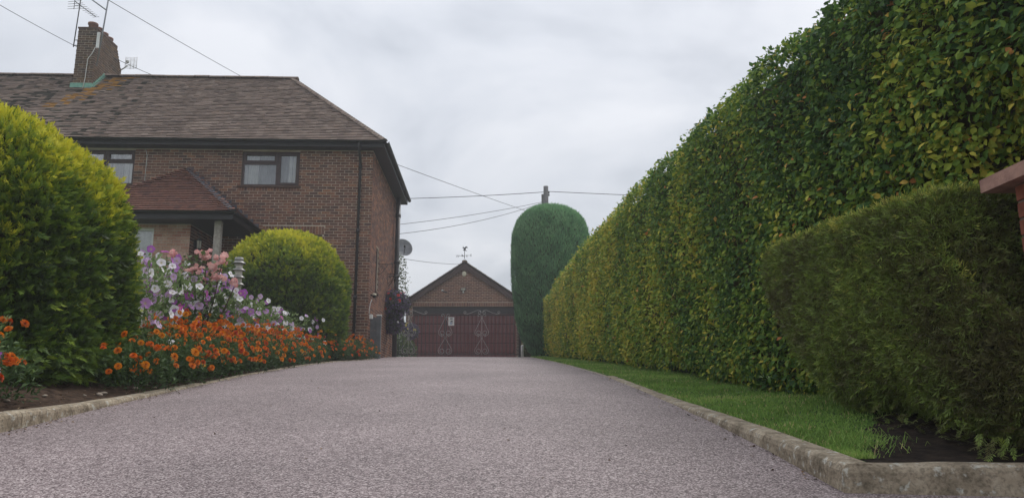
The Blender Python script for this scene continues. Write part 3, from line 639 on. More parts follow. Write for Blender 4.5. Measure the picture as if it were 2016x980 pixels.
for k in range(n_):
    y0 = CY0 + (YM - CY0) * k / n_; y1 = CY0 + (YM - CY0) * (k+1) / n_; z0 = ZE + (y0+OV)*(ZR-ZE)/run
    m = MB(); m.prism([(CX1+.012, y0, z0), (CX1+.012, y1+.02, z0+.05), (CX1+.012, y1+.02, z0+.17), (CX1+.012, y0, z0+.15)], (.012, 0, 0)); m.prism([(CX1+.012, y0, z0+.035), (CX1+.10, y0, z0+.035), (CX1+.10, y1, z0+.115), (CX1+.012, y1, z0+.115)], (0, 0, .006)); m.build('flashing_step', M['verdigris'], chim)
# porch with hipped tiled canopy over bay and front door
PX0, PX1, PY, PZE, PZA, PAX = -6.8, -2.9, -2.05, 3.30, 4.93, -4.85
porch = empty('porch', (0, 0, 0)); porch.parent = house
m = MB(); m.add([(PX0,PY,PZE-.03),(PX1,PY,PZE-.03),(PX1,-.015,PZE-.03),(PX0,-.015,PZE-.03),(PAX,-.015,PZA-.03)], [(0,1,4),(1,2,4),(3,0,4),(2,3,4),(3,2,1,0)]); m.build('canopy_deck', M['underlay'], porch)
ps = math.hypot(-PY, PZA-PZE); pv = (0, -PY/ps, (PZA-PZE)/ps); pn = (0, -(PZA-PZE)/ps, -PY/ps)
recp, Vp, Fp, Tp = tiles((PAX, PY, PZE), (1,0,0), pv, pn, ps, lambda v: ((PX0-PAX)*(1-v/ps), (PX1-PAX)*(1-v/ps)), seed=6, swept=0.05, ex=0.105, thick=0.042)
me_p = unit_tile('roof_tile', 0.165, 0.105, M['ptile'], 0.042); pang = math.atan2(PZA-PZE, -PY)
single = [i for i, q in enumerate(recp) if q[1]-q[0] > .158 and min(q[1] - (PX0-PAX)*(1-q[2]/ps), (PX1-PAX)*(1-q[2]/ps) - q[0]) > 0.45][:190]; sp_ = set(single)
for i in single:
    a, b, v = recp[i]; p = np.array((PAX, PY, PZE)) + np.array((1,0,0))*(a+b)/2 + np.array(pv)*v
    link('roof_tile', me_p, porch, p, (pang, random.uniform(-.012, .012), 0))
kp = np.array([i for i in range(len(recp)) if i not in sp_])
p2 = math.hypot(PX1-PAX, PZA-PZE)
_, Vs, Fs, Ts = tiles((PX1, PY, PZE), (0,1,0), (-(PX1-PAX)/p2,0,(PZA-PZE)/p2), ((PZA-PZE)/p2,0,(PX1-PAX)/p2), p2, lambda v: (-PY*v/p2, -PY-.02), seed=8, ex=0.105, thick=0.042)
Vx, Fx, Tx = join_np([(Vp[kp].reshape(-1,3), (np.arange(len(kp))[:,None,None]*8+TT[None]).reshape(-1,4), Tp.reshape(-1,8)[kp].ravel()), (Vs.reshape(-1,3), Fs, Ts)])
tag(link('roof_tiling', np_mesh('roof_tiling', Vx, Fx, M['ptile'], Tx), porch), kind='stuff')
me_hp = half_round('hip_tile', 0.19, 0.085, M['hip'], 6)
for sx in (PX0, PX1):
    hv = Vector((PAX - sx, -PY, PZA-PZE)); hdd = hv.normalized(); q = hdd.to_track_quat('X', 'Z').to_euler(); q.y += .08
    for k in range(int(hv.length / .15)):
        link('hip_tile', me_hp if sx == PX1 else half_round('hip_tile', 0.16, 0.03, M['ptile'], 5), porch, Vector((sx, PY, PZE+.02)) + hdd * (k*.15), q)
# lead flashing stepping along the wall on the right
for k in range(13):
    t = k / 13; x = PX1 + (PAX-PX1)*t; z = PZE + (PZA-PZE)*t
    m = MB(); m.box((x-.15, -.03, z+.0), (x, -.012, z+.17)); m.build('flashing_step', M['hip'], porch)
m = MB(); m.box((PX0, PY, PZE-.18), (PX1, PY+.03, PZE-.02)); m.box((PX1-.03, PY+.03, PZE-.18), (PX1, -.02, PZE-.02)); m.build('fascia', M['fascia'], porch)
m = MB(); gutter(m, (PX0, PY-.05, PZE-.01), (PX1+.05, PY-.05, PZE-.01), .05); gutter(m, (PX1+.05, PY-.05, PZE-.01), (PX1+.05, 0, PZE-.01), .05); m.build('gutter', M['fascia'], porch)
m = MB(); m.box((PX0, PY+.03, PZE-.17), (PX1-.03, -.02, PZE-.15)); m.build('canopy_ceiling', M['fascia'], porch)
bay = MB(); bopen = [(-6.5, -4.93, 1.9, 3.0)]
for a, b, c, d in core_rects(-7.2, -4.08, -0.6, 3.12, bopen): bay.box((a, -1.5, c), (b, -1.35, d))
bay.box((-4.23, -1.35, -.6), (-4.08, -.02, 3.12)); bay = bay.build('bay_wall', M['mortar'], porch)
V, F, T = brick_stuff(layout(-7.2, -4.072, -0.5, 3.12, bopen), (0,-1.5,0), (1,0,0), (0,-1,0)); tag(link('brickwork', np_mesh('brickwork', V, F, M['pink_brick'], T), bay), kind='stuff')
V, F, T = brick_stuff(layout(0, 1.45, -0.5, 3.12), (-4.08,-1.5,0), (0,1,0), (1,0,0)); tag(link('brickwork', np_mesh('brickwork', V, F, M['brick'], T), bay), kind='stuff')
M['greenwhite'] = simple('pale_green_blind', (0.60, 0.66, 0.60), 0.8, 0.2)
bw = empty('window', (-5.715, -1.45, 2.45)); bw.parent = porch
m = MB(); m.box((-.785,-.03,-.55), (-.74,.05,.55)); m.box((.74,-.03,-.55), (.785,.05,.55)); m.box((-.74,-.03,.5), (.74,.05,.55)); m.box((-.74,-.03,-.55), (.74,.05,-.5)); m.build('frame', M['white'], bw)
m = MB(); m.box((-.74,0,-.5), (.74,.006,.5)); m.build('pane', M['glass'], bw)
for k in range(14): m = MB(); m.box((-.74+k*.106, .05, -.5), (-.74+k*.106+.098, .056, .5), rot=Matrix.Rotation(.25, 3, 'Z')); m.build('blind_slat', M['greenwhite'], bw)
m = MB(); m.box((-.74,.10,-.5), (.74,.11,.5)); m.build('backing', M['room'], bw)
dr_ = empty('door', (-3.52, .06, 1.5)); dr_.parent = porch
m = MB(); m.box((-.46, 0, -1.1), (.46, .05, 1.04)); m.build('leaf', M['door'], dr_)
m = MB(); m.box((-.475, -.04, -1.1), (-.42, 0, 1.05)); m.box((.42, -.04, -1.1), (.475, 0, 1.05)); m.box((-.42, -.04, 1.0), (.42, 0, 1.05)); m.build('frame', M['brown'], dr_)
for zz in (-.9, -.1): 
    for xx in (-.36, .04): m = MB(); m.bevbox((xx, -.015, zz), (xx+.32, 0, zz+.7), .004); m.build('panel', M['door'], dr_)
m = MB(); m.tube([(.33, -.05, -.1), (.33, -.05, .02)], .012, 8); m.build('handle', M['metal'], dr_)
m = MB(); m.bevbox((-3.40, -1.82, -.6), (-3.25, -1.67, 3.14), .01); m.build('post', M['oldwood'], porch)
m = MB(); m.box((-4.07, -1.9, -.8), (-2.9, -.01, .38)); m.build('step', M['sill'], porch)

# things fixed to the house
def hworld(x, y, z):
    c, s = math.cos(HA), math.sin(HA); return (-3.71 + c*x - s*y, 19.7 + s*x + c*y, 1.0 + z)
lan = thing('wall_lantern', 'black carriage lantern on the brick return beside the porch door', 'lantern', hworld(-4.07, -1.2, 2.68), HA)
m = MB(); m.box((.012, -.05, -.11), (.03, .05, .11)); m.tube([(.03,0,.06),(.09,0,.10),(.11,0,.09)], .008, 6); m.build('bracket', M['iron'], lan)
m = MB(); m.lathe([(.02,.15),(.075,.10),(.08,.09)], (.11,0,0), 6, False); m.lathe([(.06,-.13),(.065,-.11),(.05,-.10)], (.11,0,0), 6, False); m.build('cap', M['iron'], lan)
m = MB(); m.lathe([(.05,-.10),(.062,.09)], (.11,0,0), 6, False); m.build('glass', M['diffuser'], lan)
for k in range(6):
    a = k*math.pi/3; m = MB(); m.tube([(.11+.052*math.cos(a), .052*math.sin(a), -.10), (.11+.065*math.cos(a), .065*math.sin(a), .09)], .005, 4); m.build('glazing_bar', M['iron'], lan)
# aerials on the chimney
def yagi(name, label, base, top, boomdir, boomlen, nel, ellen, mat, mast_r=.016, refl=True, cf=.93):
    t = thing(name, label, 'aerial', base); b = Vector(base); tp = Vector(top) - b
    m = MB(); m.tube([(0,0,0), tp], mast_r, 8); m.build('mast', mat, t)
    d = Vector(boomdir).normalized(); s = d.cross(Vector((0,0,1))).normalized(); up = s.cross(d)
    c = tp * cf
    m = MB(); m.tube([c - d*boomlen*.25, c + d*boomlen*.75], .011, 6); bm = m.build('boom', mat, t)
    for k in range(nel):
        p = c + d * (boomlen * (-.1 + .85*k/(nel-1))); l = ellen * (1 - .35*k/(nel-1)); m = MB()
        m.tube([p - s*l/2, p + s*l/2], .006, 5); m.build('element', mat, t)
    if refl:
        for k in range(7):
            p = c - d*boomlen*.23 + up*(-.24 + .08*k); m = MB(); m.tube([p - s*ellen*.62, p + s*ellen*.62], .006, 5); m.build('reflector_rod', mat, t)
        m = MB(); m.tube([c - d*boomlen*.23 - up*.26, c - d*boomlen*.23 + up*.26], .009, 5); m.build('reflector_spine', mat, t)
    return t
a1 = yagi('television_aerial', 'thin television aerial on the left edge of the chimney stack', hworld(CX0-.13, CY0+.05, 9.35), hworld(CX0-.06, CY0+.05, 11.3), (.12, 1, .0), 1.0, 9, .34, M['darkmetal'], cf=.70)
m = MB(); m.tube([(0,0,.05),(.15,0,.05)], .012, 6); m.tube([(0,0,.22),(.15,0,.22)], .012, 6); m.build('clamp', M['darkmetal'], a1)
a2 = yagi('television_aerial', 'tall pole aerial clamped to the right edge of the chimney, reaching out of view', hworld(CX1+.08, CY0+.04, 8.75), hworld(CX1+.28, CY0+.04, 11.9), (1, .35, 0), 1.3, 9, .4, M['metal'], .022)
m = MB(); p = Vector(hworld(CX1+.20, CY0+.04, 10.55)) - Vector(hworld(CX1+.08, CY0+.04, 8.75)); m.tube([p, p + Vector((-.62, .1, .46))], .02, 8); m.build('side_arm', M['metal'], a2)
m = MB(); m.box((-.05, -.07, .55), (.03, -.03, 1.05)); m.build('booster_box', M['white'], a2)
cab = MB(); cab.tube([hworld(CX1+.02, CY0-.04, 9.3), hworld(CX1-.06, CY0-.03, 9.1), hworld(CX1-.16, CY0-.03, 8.95), hworld(CX1-.18, CY0-.03, 8.3), hworld(CX1-.20, CY0-.06, 8.0)], .010, 6)
tag(cab.build('aerial_cable', M['white']), 'pale cable running down the front of the chimney', 'cable')
g = thing('grid_antenna', 'small white mesh grid antenna on the back of the chimney', 'antenna', hworld(CX1+.05, CY1-.15, 9.35), HA)
m = MB(); m.tube([(0,0,-.08),(.12,0,0),(.22,-.02,.08)], .02, 6); m.build('arm', M['white'], g)
for k in range(9): m = MB(); z = -.02 + k*.045; m.tube([(.16,-.05,z),(.30,.0,z+.0),(.52,-.05,z-.01)], .006, 5); m.build('grid_rod', M['white'], g)
for xx, yy in ((.16,-.05),(.30,0),(.42,-.03),(.52,-.05)): m = MB(); m.tube([(xx,yy,-.03),(xx,yy,.36)], .008, 5); m.build('grid_post', M['white'], g)
m = MB(); m.lathe([(.02,-.03),(.05,0),(.05,.06),(.02,.08)], (.26,-.12,.14), 10); m.build('feed', M['white'], g)
# satellite dish at the rear corner
sd = thing('satellite_dish', 'grey satellite dish on the rear corner of the house', 'satellite dish', hworld(-.02, 5.42, 3.84), HA)
m = MB(); m.tube([(0,0,-.12),(.12,.02,-.12),(.2,.02,-.02),(.24,.05,.04)], .02, 8); m.build('arm', M['darkmetal'], sd)
m = MB(); vs = []; fs = []; n = 24; rr = [0, .11, .2, .27, .31]
dq = Vector((.35, -.8, .35)).to_track_quat('Z', 'Y').to_matrix(); cc = Vector((.28, .0, .06))
for r0 in rr[1:]:
    for k in range(n): a = 2*math.pi*k/n; vs.append(cc + dq @ Vector((r0*math.cos(a), r0*1.05*math.sin(a), r0*r0*.9)))
vs.append(cc); fs = [(len(vs)-1, k, (k+1)%n) for k in range(n)]
for i in range(3):
    for k in range(n): fs.append((i*n+k, (i+1)*n+k, (i+1)*n+(k+1)%n, i*n+(k+1)%n))
m.add(vs, fs, True); o = m.build('reflector', M['dish'], sd); md = o.modifiers.new('solid', 'SOLIDIFY'); md.thickness = .008
m = MB(); fp = cc + dq @ Vector((0, -.05, .26)); m.tube([cc + dq @ Vector((0, -.26, .05)), fp], .01, 6); m.build('feed_arm', M['darkmetal'], sd)
m = MB(); m.tube([fp, fp + dq @ Vector((0, 0, -.07))], .03, 8); m.build('feed_horn', M['darkmetal'], sd)
# brackets, sensor, junction box on the side wall
def scroll_pts(c, r, a0, turns, n=22, sgn=1, shrink=.75):
    return [(c[0] + r*(1-shrink*t)*math.cos(a0 + sgn*turns*2*math.pi*t), c[1] + r*(1-shrink*t)*math.sin(a0 + sgn*turns*2*math.pi*t)) for t in np.linspace(0, 1, n)]
def bracket(yl, z, label):
    t = thing('basket_bracket', label, 'bracket', hworld(0.008, yl, z), HA)
    m = MB(); m.box((0, -.015, -.28), (.012, .015, .08)); m.build('back_plate', M['iron'], t)
    m = MB(); m.tube([(.01,0,.05),(.36,0,.05),(.40,0,.08)], .01, 6); m.build('arm', M['iron'], t)
    m = MB(); m.tube([(.01,0,-.25),(.12,0,-.16),(.22,0,-.02),(.24,0,.04)], .009, 6); m.tube([(p[0], 0, p[1]) for p in scroll_pts((.08,-.04), .06, 0, 1.3)], .007, 5); m.build('scroll', M['iron'], t)
bracket(1.75, 2.68, 'empty scrolled iron bracket beside the narrow side window'); bracket(3.7, 2.72, 'empty scrolled iron bracket further back on the side wall')
se = thing('sensor_light', 'small cream topped sensor lamp on the house corner side wall', 'lamp', hworld(.01, .34, 1.66), HA)
m = MB(); m.tube([(0,0,0),(.08,0,0)], .02, 8); m.build('arm', M['iron'], se); m = MB(); m.lathe([(.035,-.07),(.045,-.02),(.042,.0)], (.1,0,0), 12); m.build('body', M['iron'], se); m = MB(); m.lathe([(.052,0),(.056,.035),(.03,.05)], (.1,0,0), 12); m.build('cap', M['cream'], se)
m = MB(); m.tube([hworld(.05, .34, 1.55), hworld(.03, .24, 1.45), hworld(.02, .16, 1.3), hworld(.02, .15, 1.15)], .010, 6); tag(m.build('sensor_cable', M['white']), 'white cable between sensor lamp and junction box', 'cable')
m = MB(); m.bevbox((-.04,-.04,-.055), (.04,.04,.055), .01); tag(m.build('junction_box', M['white'], None, hworld(.075, .14, 1.08)), 'small white junction box low on the house corner', 'box')
gp = thing('grey_panel_gate', 'grey boarded panel with two posts standing against the side wall', 'panel', (-3.62, 20.25, G(20.25)), 0.0)
for yy, xx in ((0, -.14), (0.0, .12)): m = MB(); m.box((xx-.055, yy-.05, -.1), (xx+.055, yy+.05, 1.12)); m.build('post', M['greyboard'], gp); m = MB(); m.bevbox((xx-.065, yy-.06, 1.12), (xx+.065, yy+.06, 1.15), .01); m.build('post_cap', M['white'], gp)
for k in range(3): m = MB(); m.box((-.085, -.02, 0.04+k*.35), (.065, .02, .38+k*.35)); m.build('board', M['greyboard'], gp)
m = MB(); m.tube([hworld(-6.0, -.02, 5.5), hworld(-5.93, -.03, 5.3), hworld(-5.94, -.02, 4.4)], .008, 5); tag(m.build('wall_cable', M['white']), 'thin pale cable hanging down the wall beside the left window', 'cable')

# ------------------------------------------------------------------ garage
GX, GYY, GZ0 = -2.12, 34.0, 1.56; gw = 2.57; AP = 6.05; EV = 4.22
garage = thing('garage', 'brick gabled garage with dark red panelled door at the end of the drive', 'garage', (GX, GYY, GZ0), 0.0)
ah, eh = AP - GZ0 - .12, EV - GZ0; gop = [(-2.30, 2.30, -.3, 2.45)]
m = MB()
for a, b, c, d in core_rects(-gw, gw, -.3, eh, gop): m.box((a, 0, c), (b, .22, d))
m.prism([(-gw, 0, eh), (gw, 0, eh), (0, 0, ah)], (0, .22, 0)); m.box((-gw, .22, -.3), (-gw+.22, 6, eh)); m.box((gw-.22, .22, -.3), (gw, 6, eh)); m.box((-gw+.22, 5.78, -.3), (gw-.22, 6, eh))
gwall = m.build('wall', M['mortar'], garage)
def gclip(z): return (-gw, gw) if z < eh else (-gw*(ah-z)/(ah-eh), gw*(ah-z)/(ah-eh))
lay = layout(-gw, gw, -.2, ah, gop + [(-2.6, 2.6, 2.44, 2.64)], clip=gclip)
sold = [(-2.45 + k*.0754 + .005, -2.45 + (k+1)*.0754 - .005, 2.455, 2.62) for k in range(65)]
V, F, T = join_np([brick_stuff(lay, (0,0,0), (1,0,0), (0,-1,0)), brick_stuff(sold, (0,0,0), (1,0,0), (0,-1,0), proud=.012), brick_stuff(layout(0, 6, -.2, eh), (-gw,0,0), (0,1,0), (-1,0,0))])
tag(link('brickwork', np_mesh('brickwork', V, F, M['garage_brick'], T), gwall), kind='stuff')
rs = math.hypot(gw+.25, (gw+.25)*(ah-eh)/gw); pit = math.atan2(ah-eh, gw)
groof = MB()
for s in (-1, 1):
    groof.prism([(0, -.12, ah+.02), (0, 6.1, ah+.02), (s*(gw+.28), 6.1, ah+.02-(gw+.28)*math.tan(pit)), (s*(gw+.28), -.12, ah+.02-(gw+.28)*math.tan(pit))], (0, 0, .06))
groof = groof.build('roof', M['underlay'], garage)
prt = []
for s in (-1, 1):
    o = (s*(gw+.28), -.14, ah+.085-(gw+.28)*math.tan(pit)); vd = (-s*math.cos(pit), 0, math.sin(pit)); nd = (s*math.sin(pit), 0, math.cos(pit))
    _, Vg, Fg, Tg = tiles(o, (0,1,0), vd, nd, (gw+.28)/math.cos(pit), lambda v: (0, 6.2), tintf=lambda u, v, r_: r_.uniform(0, .7), seed=11+s); prt.append((Vg.reshape(-1,3), Fg, Tg))
V, F, T = join_np(prt); tag(link('roof_tiling', np_mesh('roof_tiling', V, F, M['tile'], T), groof), kind='stuff')
for k in range(14): link('ridge_tile', me_r, groof, (0, -.14+k*.45, ah+.08), (0, 0, math.pi/2))
for s in (-1, 1):
    m = MB(); a = (0, -.13, ah+.0); b = (s*(gw+.2), -.13, ah-(gw+.2)*math.tan(pit))
    m.prism([a, b, (b[0], b[1], b[2]-.22), (0, -.13, ah-.24)], (0, .03, 0)); m.build('bargeboard', M['barge'], garage)
m = MB(); m.box((-2.30, .08, 2.12), (2.30, .14, 2.45)); m.build('header_panel', M['header'], garage)
m = MB(); m.box((-2.30, .05, 2.08), (2.30, .13, 2.12)); m.box((-2.30, .05, -.1), (-2.24, .13, 2.08)); m.box((2.24, .05, -.1), (2.30, .13, 2.08)); m.build('door_frame', M['redwood'], garage)
M['door_gap'] = simple('door_groove', (0.07, 0.024, 0.025), 0.7, 0.2)  # darker than the panels: recess shade put into the groove colour
gd = empty('garage_door', (0, .10, 0)); gd.parent = garage
m = MB(); m.box((-2.24, .012, -.1), (2.24, .03, 2.08)); m.build('backing', M['door_gap'], gd)
cols = 26; cwid = 4.46 / cols; rowz = [(0.04, .40), (.43, .82), (.85, 1.24), (1.27, 1.66), (1.70, 2.05)]
pm = {}
for i in range(cols):
    for j, (z0, z1) in enumerate(rowz):
        key = round(z1 - z0, 3)
        if key not in pm:
            mb = MB(); w = cwid - .022; h = z1 - z0
            mb.add([(0,0,0),(w,0,0),(w,0,h),(0,0,h),(.02,-.02,.02),(w-.02,-.02,.02),(w-.02,-.02,h-.02),(.02,-.02,h-.02)], [(4,5,6,7),(0,1,5,4),(1,2,6,5),(2,3,7,6),(3,0,4,7)]); pm[key] = mb.mesh('panel', M['redwood'])
        link('panel', pm[key], gd, (-2.23 + i*cwid + .009, -.001, z0))
# alarm, lamps, weather vane
al = thing('alarm_box', 'cream rounded alarm box high on the garage gable', 'alarm box', (-2.135, 33.985, 5.47))
m = MB(); m.lathe([(.0,0),(.14,0),(.15,.02),(.15,.05),(.12,.08),(.02,.085)], (0,0,0), 20); me = m.mesh('cover', M['cream']); me.transform(Matrix.Rotation(R(90), 4, 'X') @ Matrix.Diagonal((.66, .82, .8, 1))); link('cover', me, al)
m = MB(); m.box((-.006, -.076, -.04), (.006, -.066, .04)); m.build('strobe', M['sill'], al)
fl = thing('flood_light', 'small dark floodlight with white sensor in the middle of the garage gable', 'lamp', (-2.17, 33.985, 4.7))
m = MB(); m.box((-.11,-.12,0), (.11,-.02,.13), rot=Matrix.Rotation(.3,3,'X')); m.build('housing', M['darkmetal'], fl); m = MB(); m.box((-.09,-.128,.015), (.09,-.122,.115), rot=Matrix.Rotation(.3,3,'X')); m.build('lens', M['diffuser'], fl); m = MB(); m.lathe([(.02,-.10),(.045,-.07),(.03,-.01)], (0,-.06,0), 10); m.build('sensor', M['white'], fl); m = MB(); m.tube([(0,0,.05),(0,-.05,.05)], .02, 6); m.build('arm', M['darkmetal'], fl)
sl = thing('security_camera', 'small white security camera left of the garage gable floodlight', 'camera', (-3.10, 33.985, 4.7))
m = MB(); m.lathe([(.05,0),(.055,.03),(.03,.05)], (0,-.06,0), 12); m.build('mount', M['white'], sl); m = MB(); m.tube([(0,-.05,0),(.10,-.13,-.05),(.20,-.2,-.07)], .032, 10); m.build('body', M['darkmetal'], sl); m = MB(); m.tube([(.2,-.2,-.07),(.215,-.21,-.073)], .026, 10); m.build('lens', M['ink'], sl)
wv = thing('weather_vane', 'black iron weather vane with cockerel on the garage ridge', 'weather vane', (-2.13, 33.95, 6.15))
m = MB(); m.tube([(0,0,0),(0,0,.42)], .014, 6); m.build('spindle', M['iron'], wv); m = MB(); m.tube([(-.27,0,.13),(.24,0,.155)], .008, 5); m.tube([(-.1,.2,.15),(.1,-.2,.12)], .008, 5); m.build('cross_arm', M['iron'], wv)
hen = [(-.10,.48),(-.075,.54),(-.065,.60),(-.05,.53),(-.02,.50),(.03,.55),(.09,.565),(.13,.53),(.125,.47),(.09,.50),(.055,.49),(.045,.44),(.05,.40),(.10,.36),(.07,.345),(.02,.385),(-.01,.38),(-.06,.37),(-.085,.39),(-.06,.41),(-.03,.42),(-.035,.46),(-.06,.47)]
m = MB(); m.prism([(x, -.006, z-.0) for x, z in hen][::-1], (0, .012, 0)); m.build('cockerel', M['iron'], wv)
def letter(ch, loc, size, parent, rz=0.0):
    cu = bpy.data.curves.new('letter', 'FONT'); cu.body = ch; cu.size = size; cu.extrude = .006; cu.align_x = 'CENTER'; cu.align_y = 'CENTER'
    t = bpy.data.objects.new('letter', cu); COL.objects.link(t); bpy.context.view_layer.update()
    me = bpy.data.meshes.new_from_object(t.evaluated_get(bpy.context.evaluated_depsgraph_get())); bpy.data.objects.remove(t)
    me.materials.clear(); me.materials.append(M['iron']); return link('letter', me, parent, loc, (R(90), 0, rz))
letter('W', (-.31, 0, .115), .15, wv); letter('E', (.29, 0, .155), .15, wv); letter('N', (-.12, .22, .19), .14, wv, R(70)); letter('S', (.12, -.22, .08), .14, wv, R(70))

# ------------------------------------------------------------------ gates
def teardrop(cx, z0, h, w, s):
    # one half of a heart scroll: curls outward at the top, straight side, curls inward at the bottom
    pts = []
    top = scroll_pts((cx + s*.105, z0 + h - .06), .065, math.pi if s > 0 else 0, .85, 14, -s, .7)
    pts += [(x, z) for x, z in top[::-1]]
    pts += [(cx + s*.035, z0 + h - .09), (cx + s*.02, z0 + h - .16)]
    pts += [(cx + s*(.02 + (w-.02)*t), z0 + h - .16 - (h-.16-.17)*t) for t in (.25, .5, .75, .95)]
    bot = scroll_pts((cx + s*(w-.12), z0 + .125), .122, .35 if s > 0 else math.pi-.35, 1.35, 26, -s, .68)
    pts += bot; return pts
def motif(parent, cx, zb, stem=True):
    for s in (-1, 1):
        for z0, h in ((zb + .02, .72), (zb + .66, .80)):
            m = MB(); m.tube([(x, -.014, z) for x, z in teardrop(cx, z0, h, .245, s)], .0078, 5); m.build('scroll', M['ironwhite'], parent)
    if stem: m = MB(); m.tube([(cx, -.012, zb), (cx, -.012, zb + 1.42)], .008, 5); m.build('scroll_stem', M['ironwhite'], parent)
def gate(x0, x1, label, extra=None):
    t = thing('iron_gate', label, 'gate', ((x0+x1)/2, 27.5, G(27.5) + .04)); w = (x1-x0)/2; hz = 1.46
    m = MB(); m.box((-w,-.015,0), (-w+.03,.015,hz+.03)); m.box((w-.03,-.015,0), (w,.015,hz+.03)); m.build('stile', M['iron'], t)
    for z in (.05, hz): m = MB(); m.box((-w+.03,-.012,z-.014), (w-.03,.012,z+.014)); m.build('rail', M['iron'], t)
    n = int(2*w/.135); me = None
    for k in range(1, n):
        if me is None: mb = MB(); mb.tube([(0,0,.05),(0,0,hz)], .009, 5); me = mb.mesh('bar', M['iron'])
        link('bar', me, t, (-w + 2*w*k/n, 0, 0))
    motif(t, 0, .03)
    # crest
    for s in (-1, 1):
        pts = [(s*.03, hz+.06), (s*.06, hz+.14), (s*.14, hz+.165), (s*.24, hz+.13), (s*.36, hz+.075), (s*.5, hz+.03), (s*.60, hz+.03)] + scroll_pts((s*.60, hz+.085), .055, -math.pi/2, 1.1, 16, s, .6)
        m = MB(); m.tube([(x, -.014, z) for x, z in pts], .0078, 5); m.build('crest', M['ironwhite'], t)
        m = MB(); m.tube([(x, -.014, z) for x, z in scroll_pts((s*.085, hz+.085), .07, math.pi/2, 1.2, 18, s, .6)], .0075, 5); m.build('crest_curl', M['ironwhite'], t)
    return t
g1 = gate(-4.98, -2.40, 'left leaf of the black iron drive gate, partly behind hanging baskets')
g2 = gate(-2.36, 0.20, 'right leaf of the black iron drive gate with white notice at its edge')
motif(g1, 1.29 + .02, .03, False)
m = MB(); m.box((-1.30, -.03, 1.35), (-1.12, -.018, 1.375)); m.build('latch', M['metal'], g2)
sg = thing('gate_notice', 'small white printed notice tied to the middle of the iron gate', 'sign', (-2.17, 27.46, G(27.5) + 1.26))
m = MB(); m.bevbox((-.105, -.004, -.15), (.105, .004, .15), .003); m.build('board', M['white'], sg)
m = MB()
for (a, b, c, d) in ((-.045, .05, .105, .118), (-.05, .045, .088, .10), (-.04, .05, .07, .082)): m.box((a, -.0065, c), (b, -.0045, d))
for (a, b, c, d) in ((-.02, .055, .008, .03), (-.03, .06, -.022, .0), (.035, .06, -.075, -.055)): m.box((a, -.0065, c), (b, -.0045, d))
m.build('print', M['ink'], sg); m = MB(); m.box((-.05, -.006, -.11), (.03, -.0045, -.03)); m.build('print', M['inkblue'], sg)
pw = MB(); pw.lathe([(.05, -.1), (.05, .38), (.04, .41), (.02, .42)], (0,0,0), 12); tag(pw.build('white_post', M['white'], None, (.36, 27.2, G(27.2))), 'short white post at the foot of the tall conifer', 'post')
pg = MB(); pg.box((-.05,-.05,-.1), (.05,.05,1.55)); tag(pg.build('gate_post', M['iron'], None, (.27, 27.5, G(27.5))), 'dark gate post beside the tall conifer', 'post')
sp2 = MB(); sp2.lathe([(.035, -.1), (.035, .3), (.03, .33)], (0,0,0), 8); tag(sp2.build('stake', M['oldwood'], None, (.95, 26.9, G(26.9))), 'short weathered wooden stake under the conifer', 'stake')

# ------------------------------------------------------------------ foliage tools
def norm(a): return a / np.maximum(np.linalg.norm(a, axis=-1, keepdims=True), 1e-9)
def frames(Y, Z):
    Y = norm(Y); X = norm(np.cross(Y, Z)); Z2 = np.cross(X, Y); return np.stack([X, Y, Z2], axis=2)
def replicate(TV, TF, M3, P, S, tint, jitter=None):
    N, K = len(P), len(TV); V = np.einsum('nij,kj->nki', M3, TV) * np.asarray(S).reshape(N, 1, -1) + P[:, None]
    F = (np.arange(N)[:, None, None] * K + TF[None]).reshape(-1, TF.shape[1])
    t = np.repeat(tint, K) if np.ndim(tint) == 1 else tint.reshape(-1)
    return V.reshape(-1, 3), F, t
LEAF_V = np.array([(0,0,0),(-.26,.28,.05),(-.30,.58,.06),(0,1,-.10),(.30,.58,.06),(.26,.28,.05),(0,.3,0),(0,.62,-.01)], float)
LEAF_F = np.array([(0,6,1),(1,6,7),(1,7,2),(2,7,3),(0,5,6),(6,5,4),(6,4,7),(7,4,3)])
LEAF4_V = np.array([(0,0,0),(-.3,.5,.06),(0,1,-.08),(.3,.5,.06),(0,.5,0)], float); LEAF4_F = np.array([(0,4,1),(1,4,2),(0,3,4),(4,3,2)])
def sprig(n, nl, nw, spread=1.0, seed=0, flat=.35):
    r_ = np.random.default_rng(seed); V = []; F = []
    for i in range(n):
        t = (i + .5) / n; a = (i * 2.39996) if flat > .9 else (0 if i % 2 else math.pi) + r_.normal(0, .5)
        el = R(30 + 45 * t) + r_.normal(0, .12); d = np.array((math.cos(a)*math.cos(el)*spread, math.sin(el), math.sin(a)*math.cos(el)*flat + .12)); d /= np.linalg.norm(d)
        b = np.array((0, t * .85, 0)); l = nl * (1 - .25*abs(t-.5)) * r_.uniform(.8, 1.15); s = np.cross(d, (0, 0, 1.)); s = s/np.linalg.norm(s) * nw
        o = len(V); V += [b, b + d*l*.5 - s, b + d*l, b + d*l*.5 + s]; F += [(o, o+1, o+2), (o, o+2, o+3)]
    o = len(V); V += [np.array((-.012,0,0)), np.array((.012,0,0)), np.array((0,.95,0))]; F.append((o, o+1, o+2))
    return np.array(V), np.array(F)
